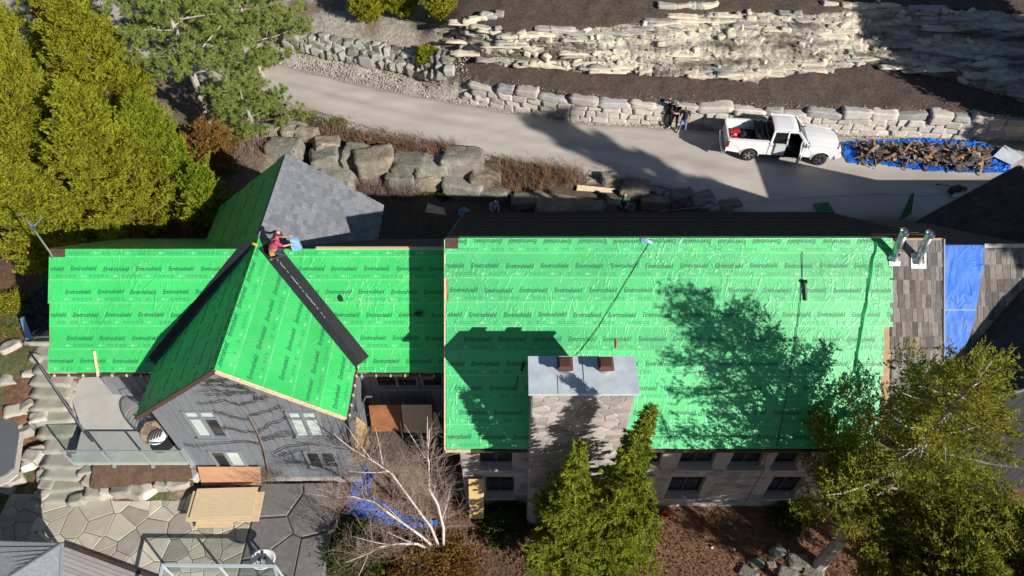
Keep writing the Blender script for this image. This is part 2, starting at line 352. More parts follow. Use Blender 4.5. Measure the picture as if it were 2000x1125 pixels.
# the driveway: gravel-dusted sheet between its two edges
def build_drive():
    xs = np.linspace(-34, 34, 170); n = 36; V = []
    for x in xs:
        s, nn = float(S_edge(x)), float(N_edge(x))
        ws = .12 * mnoise.noise((x * .9, 0, 3)) + .07 * mnoise.noise((x * 3.1, 5, 3)); wn = .14 * mnoise.noise((x * .9, 7, 3)) + .08 * mnoise.noise((x * 3.7, 2, 8))
        for j in range(n + 1):
            t = j / n; y = (s + ws) * (1 - t) + (nn + wn) * t
            V.append((x, y, ZD + .05 * math.sin(t * math.pi) + .015 * mnoise.noise((x * .6, y * .6, 0)) + (-.05 if j in (0, n) else 0)))
    i = np.arange(len(V)).reshape(len(xs), n + 1)
    Fq = np.stack([i[:-1, :-1].ravel(), i[1:, :-1].ravel(), i[1:, 1:].ravel(), i[:-1, 1:].ravel()], 1)
    A = np.array(V); me = np_mesh('driveway', V, Fq, True)
    tt = np.tile(np.arange(n + 1) / n, len(xs)); nzv = np.array([mnoise.fractal((x * .35, y * .9, 5), 1, 2, 4) for x, y, z in V])
    tone = 1 + .07 * np.exp(-((tt - .34) / .07) ** 2) + .07 * np.exp(-((tt - .66) / .07) ** 2) - .10 * np.exp(-((tt - .5) / .06) ** 2) + .12 * nzv - .28 * np.exp(-(tt / .05) ** 2) - .30 * np.exp(-((1 - tt) / .07) ** 2)
    C = np.stack([tone, tone * (1 - .02 * (tone < .95)), tone * (1 - .04 * (tone < .95)), np.ones_like(tone)], 1)
    me.color_attributes.new('zone', 'FLOAT_COLOR', 'POINT').data.foreach_set('color', C.astype(np.float32).ravel())
    m = pmat('driveway_gravel', (.51, .465, .425), (.45, .405, .365), .55, .95, .35, 70, c3=(.54, .495, .455), stretch=(.45, 1.2, 1), detail=10, bdist=.01, attr='zone')
    tag(link('driveway', me, m), kind='structure')
build_drive()
def rubble(name, n, region, size, mat, seed, label):
    """loose stones too many to count: one object"""
    rs = np.random.RandomState(seed); V = []; F = []
    for k in range(n):
        x, y = region(rs); r = size * rs.uniform(.4, 1.5); z = float(base_h(x, y))
        a = rs.uniform(0, 6.28); b = len(V)
        for dz, rr in ((-.4, .8), (.35, 1.0), (.7, .5)):
            for j in range(4):
                t = a + j * 1.57 + rs.uniform(-.3, .3); V.append((x + r * rr * math.cos(t), y + r * rr * math.sin(t) * .8, z + r * dz * .8))
        for l in range(2):
            for j in range(4): F.append((b + l * 4 + j, b + l * 4 + (j + 1) % 4, b + l * 4 + 4 + (j + 1) % 4, b + l * 4 + 4 + j))
        F.append((b + 8, b + 9, b + 10, b + 11))
    return tag(link(name, np_mesh(name, V, F), mat), label, kind='stuff', cat='stones')
M['rubble'] = pmat('verge_stone', (.36, .32, .28), (.26, .23, .20), 3, .95, .4, c3=(.45, .41, .37), island=.35)
def reg_verge(rs):
    x = rs.uniform(-15, 30); y = float(N_edge(x)) + abs(rs.normal(0, .35)); return x, y
rubble('verge_gravel', 3000, reg_verge, .035, M['rubble'], 3, 'loose pale gravel along the upper edge of the driveway')
def reg_south(rs):
    x = rs.uniform(-14, 10); y = float(S_edge(x)) + rs.normal(0, .18); return x, y
rubble('edge_gravel', 1800, reg_south, .03, M['rubble'], 8, 'loose small stones along the lower edge of the driveway')
def reg_slope(rs):
    x = rs.uniform(-15.5, -2.5); y = float(N_edge(x)) + rs.uniform(.1, 2.2); return x, y
rubble('slope_rubble', 1500, reg_slope, .06, M['rubble'], 5, 'broken stone scree below the grey rock ledge')
# ================================================================ rocks, walls, cliff
def _ico(sub):
    bm = bmesh.new(); bmesh.ops.create_icosphere(bm, subdivisions=sub, radius=1.0)
    V = np.array([v.co[:] for v in bm.verts]); F = np.array([[v.index for v in f.verts] for f in bm.faces]); bm.free(); return V, F
ICO = {k: _ico(k) for k in (2, 3, 4)}
def _cube(c):
    bm = bmesh.new(); bmesh.ops.create_cube(bm, size=2.0); bmesh.ops.subdivide_edges(bm, edges=bm.edges[:], cuts=c, use_grid_fill=True); bmesh.ops.triangulate(bm, faces=bm.faces[:])
    bm.verts.ensure_lookup_table(); V = np.array([v.co[:] for v in bm.verts]); F = np.array([[v.index for v in f.verts] for f in bm.faces]); bm.free(); return V, F
CUBE = {2: _cube(3), 3: _cube(5), 4: _cube(9)}
def block_mesh(size, seed, sub=3, cuts=9, rough=.02):
    """quarried block: a box with broken corners, chipped edges and hammered faces"""
    rs = np.random.RandomState(seed); V, F = CUBE[sub]; P = V.copy()
    P[:, 0] *= 1 + .10 * rs.uniform(-1, 1) * P[:, 2] + .06 * rs.uniform(-1, 1) * P[:, 1]; P[:, 2] *= 1 + .14 * rs.uniform(-1, 1) * P[:, 0]
    P[:, 2] += .12 * rs.uniform(-1, 1) * P[:, 0]; P[:, 1] += .1 * rs.uniform(-1, 1) * P[:, 0]
    for k in range(cuts):
        n = rs.choice([-1, 1], 3) * np.array([rs.uniform(.2, 1), rs.uniform(.2, 1), rs.uniform(.2, 1)]); n[rs.randint(3)] *= rs.choice([.05, 1]); n /= np.linalg.norm(n)
        d = np.abs(n).sum() * rs.uniform(.78, .97); t = P @ n - d; P = P - np.outer(np.clip(t, 0, None), n)
    P = P * np.array(size) / 2; sc = 3.0; off = rs.uniform(0, 50, 3); amp = rough * min(max(size), 1.2) * 1.6
    nz = np.array([[mnoise.fractal(Vector(p * sc + off + j * 7), .9, 2.1, 4) for j in range(3)] for p in P])
    if sub == 4: nz = nz + .6 * np.array([[mnoise.fractal(Vector(p * 9 + off + j * 5), .8, 2.1, 3) for j in range(3)] for p in P])
    return np_mesh('rock', P + nz * amp * np.array([.7, .7, 1.0]), F, False)
def rock_mesh(size, seed, sub=3, cuts=16, boxy=0.0, rough=.035):
    rs = np.random.RandomState(seed); V, F = ICO[sub]; P = V.copy()
    if boxy:
        m = np.max(np.abs(P), 1, keepdims=True); P = P * (1 - boxy) + (P / m) * .82 * boxy
    for k in range(cuts):
        n = rs.normal(size=3); n /= np.linalg.norm(n); d = rs.uniform(.62, .92)
        t = P @ n - d; P = P - np.outer(np.clip(t, 0, None), n)
    P = P * np.array(size) / 2 * 1.1
    sc = 2.2 / max(size)
    off = rs.uniform(0, 50, 3)
    nz = np.array([mnoise.fractal(Vector(p * sc * 1.6 + off), 1.0, 2.0, 4) for p in P])
    P = P + V * (nz * rough * max(size))[:, None]
    return np_mesh('rock', P, F, False)
def voronoi_cells(seeds, rect, gap, ay=1.0):
    """Voronoi polygons (2d) inside rect, pulled in by gap/2; ay > 1 makes flat stones"""
    x0, y0, x1, y1 = rect; S = [(a, b * ay) for a, b in seeds]; out = []
    A = np.array(S)
    for i, (px, py) in enumerate(S):
        poly = [(x0, y0 * ay), (x1, y0 * ay), (x1, y1 * ay), (x0, y1 * ay)]
        d2 = (A[:, 0] - px) ** 2 + (A[:, 1] - py) ** 2
        for j in np.argsort(d2)[1:22]:
            qx, qy = S[j]; nx, ny = qx - px, qy - py; L = math.hypot(nx, ny)
            if L < 1e-6: continue
            c = (nx * (px + qx) + ny * (py + qy)) / 2
            new = []
            for k in range(len(poly)):
                a, b = poly[k], poly[(k + 1) % len(poly)]
                da, db = a[0] * nx + a[1] * ny - c, b[0] * nx + b[1] * ny - c
                if da <= 0: new.append(a)
                if da * db < 0:
                    t = da / (da - db); new.append((a[0] + (b[0] - a[0]) * t, a[1] + (b[1] - a[1]) * t))
            poly = new
            if len(poly) < 3: break
        if len(poly) >= 3:
            poly = [(a, b / ay) for a, b in poly]
            cx = sum(p[0] for p in poly) / len(poly); cy = sum(p[1] for p in poly) / len(poly)
            r = max(1e-3, math.sqrt(sum((p[0] - cx) ** 2 + (p[1] - cy) ** 2 for p in poly) / len(poly)))
            k = max(.3, 1 - gap / 2 / r / .75)
            q = []
            for p in poly:
                w = (cx + (p[0] - cx) * k, cy + (p[1] - cy) * k)
                if not q or math.hypot(w[0] - q[-1][0], w[1] - q[-1][1]) > .02: q.append(w)
            if len(q) >= 3: out.append(q)
        else: out.append(None)
    return out
def stone_mesh(poly, O, u, w, n, depth, rs, bev=.018):
    """a dressed stone: polygon standing proud of the plane (O,u,w) by depth, edges worn"""
    mb = MB(); cx = sum(p[0] for p in poly) / len(poly); cy = sum(p[1] for p in poly) / len(poly)
    def P(p, k, d): return O + u * (cx + (p[0] - cx) * k) + w * (cy + (p[1] - cy) * k) + n * d
    r = max(.05, max(math.hypot(p[0] - cx, p[1] - cy) for p in poly)); kb = 1 - bev / r
    m = len(poly); tilt = [rs.uniform(-.3, .3) * depth for _ in poly]
    vs = [P(p, 1, -.02) for p in poly] + [P(p, 1, depth * .55 + t * .3) for p, t in zip(poly, tilt)] + [P(p, kb * .96, depth + t * .6) for p, t in zip(poly, tilt)]
    fs = [(i, (i + 1) % m, (i + 1) % m + m, i + m) for i in range(m)] + [(i + m, (i + 1) % m + m, (i + 1) % m + 2 * m, i + 2 * m) for i in range(m)]
    fs.append(tuple(range(2 * m, 3 * m))); mb.add(vs, fs); return mb.mesh('stone')
def jitter_seeds(rs, rect, dx, dy, j=.35):
    x0, y0, x1, y1 = rect; ny = max(1, round((y1 - y0) / dy)); out = []
    for r in range(ny):
        ry = y0 + (r + .5) * (y1 - y0) / ny; x = x0 + rs.uniform(.1, .9) * dx
        while x < x1:
            out.append((x + rs.uniform(-j, j) * dx * .5, ry + rs.uniform(-j, j) * dy)); x += dx * rs.uniform(.6, 1.5)
    return out
def put_rock(name, mat, c, size, rz, seed, parent=None, label=None, cat=None, group=None, sub=3, boxy=0.0, cuts=16, tilt=.1, rough=.035):
    o = link(name, block_mesh(size, seed, sub, cuts, rough) if boxy > .4 else rock_mesh(size, seed, sub, cuts, boxy, rough), mat, parent, keep=False)
    rs = random.Random(seed)
    o.rotation_euler = (rs.uniform(-tilt, tilt), rs.uniform(-tilt, tilt), rz)
    o.location = Vector(c) - (parent.location if parent else Vector((0, 0, 0)))
    if label: tag(o, label, cat, group)
    return o

# ---- pale block wall above the driveway: courses of big blocks, each a part
def block_wall():
    rs = random.Random(12)
    W0 = at_z(870, 200, ZD); root = empty('block_retaining_wall', (W0.x, W0.y, ZD), label='long retaining wall of pale quarried stone blocks above the driveway', cat='retaining wall')
    k = 0
    for course in range(4):
        x = -3.2 + course * .23
        while x < 30:
            top = course == 3; w = rs.uniform(.45, 1.15) if not top else rs.uniform(.8, 2.1)
            xm = x + w / 2; yb = float(N_edge(xm)) + .5; yt = float(W_top(xm)); Hh = .92 * float(smooth(-4.2, -1.0, xm)) + .15; hc = Hh / 3
            y = yb + (yt - yb) * (course + .5) / 4 * .8 + .12
            h = hc * 1.05 if not top else rs.uniform(.26, .5); z = ZD - .05 + hc * course + h / 2
            if top and rs.random() < .12: h += .3
            yaw = math.atan2(float(N_edge(xm + .5)) - float(N_edge(xm - .5)), 1.0)
            put_rock('block', M['rock_pale'] if not top or rs.random() < .55 else M['rock_cap'], (xm, y + rs.uniform(-.03, .03), z), (w * 1.03, .8, h * 1.05), yaw + rs.uniform(-.04, .04), 100 + k, root, sub=3, boxy=.85, cuts=3 if not top else 8, tilt=.02 if not top else .1, rough=.014 if not top else .022)
            x += w * .99; k += 1
M['rock_cap'] = pmat('grey_cap_block', (.40, .385, .37), (.30, .29, .28), 3.5, .9, .9, 12, island=.18, detail=10)
block_wall()
# ---- grey natural ledge left of the block wall: one bedrock thing with its joints
def ledge():
    rs = random.Random(5); root = empty('rock_ledge', (-8, 40, 4.5), label='cracked grey bedrock ledge above the bend of the driveway', cat='rock ledge')
    for k in range(90):
        row = k // 30; px = 545 + (880 - 545) * (k % 30) / 29 + rs.uniform(-5, 5); x = at_z(px, 120, 5).x
        w, f = float(W_top(x)), float(F_line(x)); t = (row + .5) / 3; y = w + (f - w) * t * .8 - .05; z = float(zW(x)) + (float(zF(x)) - float(zW(x))) * t * .9
        put_rock('bedrock_piece', M['rock_grey'] if rs.random() < .3 else M['rock_ledge'], (x, y + rs.uniform(-.08, .08), z + rs.uniform(-.1, .1)), (rs.uniform(.4, .95), rs.uniform(.5, .8), rs.uniform(.35, .7)), rs.uniform(-.6, .1), 300 + k, root, sub=3, boxy=.7, cuts=9, tilt=.2, rough=.035)
M['rock_ledge'] = pmat('ledge_rock', (.42, .41, .38), (.30, .295, .28), 2.5, .9, .8, 12, c3=(.36, .32, .26), island=.2)
ledge()
# ---- layered cream cliff
def cliff():
    nx, ny = 700, 110
    xs = np.linspace(-5.0, 36, nx); V = np.zeros((ny, nx, 3)); lay = 9.0
    for i, x in enumerate(xs):
        f, t = float(F_line(x)), float(T_line(x)); fade = float(smooth(-5.0, -2.5, x)); z0, z1 = float(zF(x)), float(zT(x))
        dip = .5 * mnoise.noise((x * .16, 0, 2)) * 1.6 + .04 * x
        face = float(smooth(.0, .35, mnoise.noise((x * .22 + 3, 1, 7)) + .15))          # stretches of plain broken face between the ledges
        for j in range(ny):
            s = j / (ny - 1)
            q = s * lay + dip + .5 * mnoise.noise((x * .55, s * 2.5, 4)) + .22 * mnoise.noise((x * 2.2, s * 5, 6))
            fl = math.floor(q); fr = q - fl
            st = (fl + float(smooth(.55, .95, fr)) - dip) / lay
            led = (.75 - .55 * face * math.exp(-((s - .5) / .28) ** 2))
            y = f + (t - f) * (s * (1 - led) + st * led)
            z = z0 - .1 + (z1 - z0) * s
            a = mnoise.ridged_multi_fractal(Vector((x * .5 + fl * 1.7, y * .6, z * 1.5)), .9, 2.1, 5, 1.0, 2.0) - 1.1
            b = mnoise.fractal(Vector((x * 2.2, y * 3, z * 6)), .7, 2.1, 5)
            lobe = mnoise.noise((x * .35, 5, 1)) * .45 + mnoise.noise((x * 1.1, fl * 3.1, 2)) * .22
            crack = abs(mnoise.noise((x * 1.3 + fl * 7.1, fl * 2.3, z * .3))); dep = .2 * max(0, 1 - crack * 14)
            y2 = y - (.13 * a + .10 * b + lobe * (.25 + .75 * math.sin(s * 3.14))) * fade + dep
            V[j, i] = (x + .05 * b, y2, z + .05 * b)
    V[0, :, 2] -= .5; V[-1, :, 1] += .5; V[-1, :, 2] -= .35
    i = np.arange(nx * ny).reshape(ny, nx)
    Fq = np.stack([i[:-1, :-1].ravel(), i[:-1, 1:].ravel(), i[1:, 1:].ravel(), i[1:, :-1].ravel()], 1)
    m = pmat('cream_cliff', (.12, .095, .072), (.40, .37, .31), .6, .95, 1.0, 9, c3=(.68, .61, .48), stretch=(.45, 1.3, 4.5), detail=13, bdist=.1, lo=.42, hi=.58)
    o = tag(link('rock_outcrop', np_mesh('rock_outcrop', V.reshape(-1, 3), Fq, False), m), kind='structure')
    rs = random.Random(8)
    for k in range(230):                       # bedding slabs and fallen blocks one can pick out
        x = rs.uniform(-3, 28); long = rs.random() < .45
        s = rs.choice([rs.uniform(0, .15), rs.uniform(.85, 1.0), rs.random()]) if long else rs.random()
        j = min(ny - 2, max(1, int(s * (ny - 1)))); ii = int(np.argmin(np.abs(xs - x))); p = Vector(V[j, ii])
        if long: sz = (rs.uniform(.9, 2.6), rs.uniform(.35, .6), rs.uniform(.07, .15))
        else: sz = (rs.uniform(.18, .6), rs.uniform(.2, .4), rs.uniform(.1, .3))
        put_rock('rock_slab', M['cream'] if rs.random() < .62 else M['rock_ledge'], p + Vector((0, .08 if long else .02, .02)), sz, rs.uniform(-.12, .1) if long else rs.uniform(-.8, .8), 700 + k, o, sub=3 if long else 2, boxy=.75, cuts=9, tilt=.09 if long else .35, rough=.03)
def upper_ledges(o):
    rs = random.Random(31)
    for (pxa, pya, pxb, pyb) in ((1480, 30, 1700, 44), (1690, 22, 1900, 46), (1540, 62, 1600, 40), (1300, 16, 1400, 10), (905, 40, 985, 32), (1600, 8, 1760, 14), (1880, 60, 1990, 40)):
        n = 7
        for k in range(n):
            t = (k + rs.random() * .6) / n; q = at_z(pxa + (pxb - pxa) * t, pya + (pyb - pya) * t, 7.9); q.z = float(base_h(q.x, q.y)) + .03
            put_rock('rock_slab', M['cream'] if rs.random() < .7 else M['rock_ledge'], q, (rs.uniform(.5, 1.3), rs.uniform(.25, .5), rs.uniform(.15, .4)), rs.uniform(-.3, .2), 2000 + int(pxa) + k, o, sub=3, boxy=.75, cuts=9, tilt=.15, rough=.03)
M['cream'] = pmat('cream_slab', (.64, .57, .44), (.50, .44, .345), 2.5, .95, .8, 14, c3=(.72, .65, .52), stretch=(.6, 1, 4), island=.15)
cliff(); upper_ledges(bpy.data.objects['rock_outcrop'])
# ---- boulder wall below the driveway
BOULD = [(575, 262, 52, 34, 3.9), (560, 300, 66, 46, 3.5), (640, 318, 60, 50, 3.2), (600, 262, 40, 22, 4.1), (662, 355, 70, 40, 2.7), (690, 322, 44, 52, 3.2), (737, 325, 74, 62, 3.2), (785, 352, 62, 36, 2.8),
         (803, 322, 70, 32, 3.5), (838, 352, 54, 30, 2.9), (843, 326, 60, 26, 3.6), (905, 322, 76, 46, 3.6), (950, 348, 56, 46, 3.2), (905, 362, 74, 30, 2.8), (960, 372, 70, 26, 2.7),
         (640, 285, 50, 26, 3.8), (700, 300, 50, 22, 3.8), (530, 262, 40, 34, 3.9), (1240, 372, 56, 26, 3.6), (1190, 352, 34, 22, 3.9), (1330, 385, 44, 24, 3.7), (1280, 392, 50, 22, 3.4), (1370, 392, 46, 22, 3.7), (1425, 404, 40, 18, 3.8),
         (1090, 396, 90, 20, 2.9), (1150, 398, 70, 20, 2.9), (1030, 392, 60, 20, 2.8), (1210, 398, 50, 18, 3.1)]
def boulders():
    for k, (px, py, w, h, z) in enumerate(BOULD):
        p = at_z(px, py, z); s = FPX / (p.y * cP + (CAM_H - p.z) * sP)
        sx = w / s * 1.12; sz = min(h / s * 1.15, 2.2)
        lit = px < 1000
        put_rock('boulder', M['rock_grey'] if k % 3 else M['rock_tan'], p, (sx * .93, max(.75, sx * .65), sz), random.Random(k).uniform(-.3, .3), 40 + k, None,
                 'large rough boulder in the mossy wall below the driveway bend' if lit else 'grey boulder in shade along the driveway behind the house', 'boulder',
                 'boulders of the lower retaining wall' if lit else 'boulders in the shade behind the house', sub=4, boxy=.55, cuts=16, tilt=.12, rough=.035)
M['rock_tan'] = pmat('tan_boulder', (.34, .285, .22), (.22, .185, .145), 2.5, .95, 1.0, 9, c3=(.17, .155, .10), island=.15, detail=11, bdist=.05)
boulders()
# ================================================================ houses
FONT = {}
M['lap_edge_lit'] = pmat('sheet_lap_edge_lit', (.20, .60, .33), (.13, .5, .22), 3, .5, lo=.42, hi=.58)  # pale green: light caught by the sheet's edge, put into the colour
def word_mesh(body, size, shear=.28, bold=.014):
    key = (body, size)
    if key in FONT: return FONT[key]
    c = bpy.data.curves.new('t', 'FONT'); c.body = body; c.size = size; c.shear = shear; c.offset = bold * size; c.resolution_u = 2; c.align_x = 'CENTER'; c.align_y = 'CENTER'
    o = bpy.data.objects.new('t', c); COL.objects.link(o)
    dg = bpy.context.evaluated_depsgraph_get(); me = bpy.data.meshes.new_from_object(o.evaluated_get(dg))
    V = np.array([v.co[:2] for v in me.vertices]); V = V * [.81, .98]; F = [tuple(p.vertices) for p in me.polygons]
    bpy.data.objects.remove(o); bpy.data.curves.remove(c); bpy.data.meshes.remove(me)
    FONT[key] = (V, F); return V, F
class Plane:
    """a roof plane: O, u along the courses, w up the slope, n outwards"""
    def __init__(s, O, u, w): s.O = Vector(O); s.u = Vector(u).normalized(); s.w = Vector(w).normalized(); s.n = s.u.cross(s.w).normalized(); s.n = s.n if s.n.z > 0 else -s.n
    def P(s, a, b, d=0.0): return s.O + s.u * a + s.w * b + s.n * d
def slab(pl, a0, a1, b0, b1, t=.16):
    mb = MB(); mb.prism([pl.P(a0, b0), pl.P(a1, b0), pl.P(a1, b1), pl.P(a0, b1)], pl.n * -t); return mb
def underlay(pl, roof, a0, a1, b0, b1, row, mat, rs, word=.245, pitch=1.24, edge=None, rev=False, tol=lambda a, b: True, phase0=None):
    """strips of printed sheet lapped upwards, each a sub-part; print is a flat layer of its own per strip"""
    nrow = int(math.ceil((b1 - b0) / row)); lift = lambda f: .034 - .026 * f
    for r in range(nrow):
        lo, hi = b0 + r * row, min(b0 + (r + 1) * row + .06, b1)
        if hi - lo < .12: continue
        l, q = a0 + rs.uniform(-.05, .04), a1 + rs.uniform(-.03, .05)
        if edge: l, q = edge(r, l, q)
        mb = MB(); n = 24
        jl = [rs.uniform(-.012, .012) for _ in range(n + 1)]
        for k in range(n):
            xa, xb = l + (q - l) * k / n, l + (q - l) * (k + 1) / n
            mb.quad(pl.P(xa, lo + jl[k], lift(0)), pl.P(xb, lo + jl[k + 1], lift(0)), pl.P(xb, hi, lift((hi - lo) / (row + .06))), pl.P(xa, hi, lift((hi - lo) / (row + .06))))
        strip_edge = MB(); strip_edge.prism([pl.P(l, lo - .012, .003), pl.P(q, lo - .012, .003), pl.P(q, lo - .006, lift(0) + .003), pl.P(l, lo - .006, lift(0) + .003)], pl.w * .022)
        strip = mb.build('underlayment_strip', mat, roof)
        if r: strip_edge.build('lap_edge_lit', M['lap_edge_lit'], roof)
        def letters(body, size, cb, step, ph, mname, nm, flip=False, thin=False):
            Vw, Fw = word_mesh(body, size, .28, .004 if thin else .02); m2 = MB(); a = l + ph
            while a < q + .6:
                dy = rs.uniform(-.012, .012); dr = rs.uniform(-.008, .008) + slope_r
                ok = []; pts = []
                for (x, y) in Vw:
                    if flip: x, y = -x, -y
                    aa, bb = a + x, cb + dy + y + x * dr
                    inside = l + .02 < aa < q - .02 and lo + .03 < bb < hi - .01 and tol(aa, bb)
                    ok.append(inside); pts.append(pl.P(aa, bb, lift((bb - lo) / row) + .004))
                m2.add(pts, [f for f in Fw if all(ok[i] for i in f)]); a += step
            if m2.f: return tag(m2.build(nm, M[mname], roof), kind='stuff')
        ph = rs.uniform(0, pitch); slope_r = rs.uniform(-.004, .004)
        letters('Enviroshield', word, lo + row * .48, pitch, ph, 'print_dark', 'printed_lettering', flip=rev and r == nrow - 1)
        # the small print under the name: pale round marks and faint dashes
        m3 = MB(); m4 = MB(); a = l + ph * .6
        while a < q:
            cb = lo + row * .16
            if l + .1 < a < q - .1 and tol(a, cb):
                d = lift(.16) + .004
                m3.add([pl.P(a + .045 * math.cos(t * .785), cb + .045 * math.sin(t * .785), d) for t in range(8)], [tuple(range(8))])
                m3.add([pl.P(a + .03, cb - .012, d), pl.P(a + .13, cb - .012, d), pl.P(a + .13, cb + .012, d), pl.P(a + .03, cb + .012, d)], [(0, 1, 2, 3)])
            for k in range(5):
                x0 = a + .25 + k * .16
                if x0 + .12 < q and x0 > l and tol(x0, cb) and rs.random() < .85:
                    for dd in (-.03, .03): m4.add([pl.P(x0, cb + dd - .014, lift(.16) + .004), pl.P(x0 + .12, cb + dd - .014, lift(.16) + .004), pl.P(x0 + .12, cb + dd + .014, lift(.16) + .004), pl.P(x0, cb + dd + .014, lift(.16) + .004)], [(0, 1, 2, 3)])
            a += pitch
        if m3.f: tag(m3.build('printed_marks', M['print_pale'], roof), kind='stuff')
        if m4.f: tag(m4.build('printed_dashes', M['print_faint'], roof), kind='stuff')
def shingles(pl, roof, a0, a1, b0, b1, course, width, mat, seed, each=True, name='shingle', tol=None, thick=.022, cap=300):
    rs = random.Random(seed); stuff = MB(); cnt = 0; b = b0
    while b < b1 - .05:
        a = a0 - rs.uniform(0, width)
        while a < a1:
            w = width * rs.uniform(.7, 1.35); l, q = max(a, a0), min(a + w - .012, a1)
            top = min(b + course * 1.25, b1)
            if q - l > .05 and (tol is None or tol((l + q) / 2, b)):
                d0 = thick + rs.uniform(0, .012); jb = rs.uniform(-.02, .02)
                mb = MB() if each and cnt < cap else stuff
                v = [pl.P(l, b + jb, .002), pl.P(q, b + jb, .002), pl.P(q, top, .002), pl.P(l, top, .002), pl.P(l, b + jb, d0), pl.P(q, b + jb, d0), pl.P(q, top, .008), pl.P(l, top, .008)]
                mb.add(v, [(4, 5, 6, 7), (0, 1, 5, 4), (1, 2, 6, 5), (3, 0, 4, 7)])
                if mb is not stuff: mb.build(name, mat, roof)
                cnt += 1
            a += w
        b += course
    if stuff.f: tag(stuff.build(name + '_courses', mat, roof), kind='stuff')

# ---------------------------------------------------------------- windows
def window(parent, x0, x1, z0, z1, y, panes=2, trim='trim_grey', pane='pane', transom=0.0, proud=.06, fw=.075, sill=True, slots=None):
    """frame on plane y (facing -Y); each pane a sub-part of its frame"""
    mb = MB(); yo = y - proud
    for (a, b, c, d) in ((x0 - fw, x0, z0 - fw, z1 + fw), (x1, x1 + fw, z0 - fw, z1 + fw), (x0, x1, z0 - fw, z0), (x0, x1, z1, z1 + fw)):
        mb.box(((a + b) / 2, y - proud / 2 + .02, (c + d) / 2), (b - a, proud + .04, d - c))
    cols = [x0 + (x1 - x0) * k / panes for k in range(panes + 1)]
    for cx in cols[1:-1]: mb.box((cx, y - proud / 2 + .018, (z0 + z1) / 2), (.11, proud + .036, z1 - z0))
    zt = z1 - transom
    if transom: mb.box(((x0 + x1) / 2, y - proud / 2 + .016, zt), (x1 - x0, proud + .03, .1))
    if sill: mb.box(((x0 + x1) / 2, y - proud / 2 - .03, z0 - fw - .025), (x1 - x0 + 2 * fw + .08, proud + .12, .05))
    f = mb.build('window', M[trim], parent)
    k = 0
    for i in range(panes):
        for (za, zb) in ([(z0, zt - .05), (zt + .05, z1)] if transom else [(z0, z1)]):
            m2 = MB(); m2.box(((cols[i] + cols[i + 1]) / 2, y + .012, (za + zb) / 2), (cols[i + 1] - cols[i] - .04, .02, zb - za - .03))
            pn = (slots[k] if slots else pane); m2.build('pane', M[pn], f); k += 1
    return f

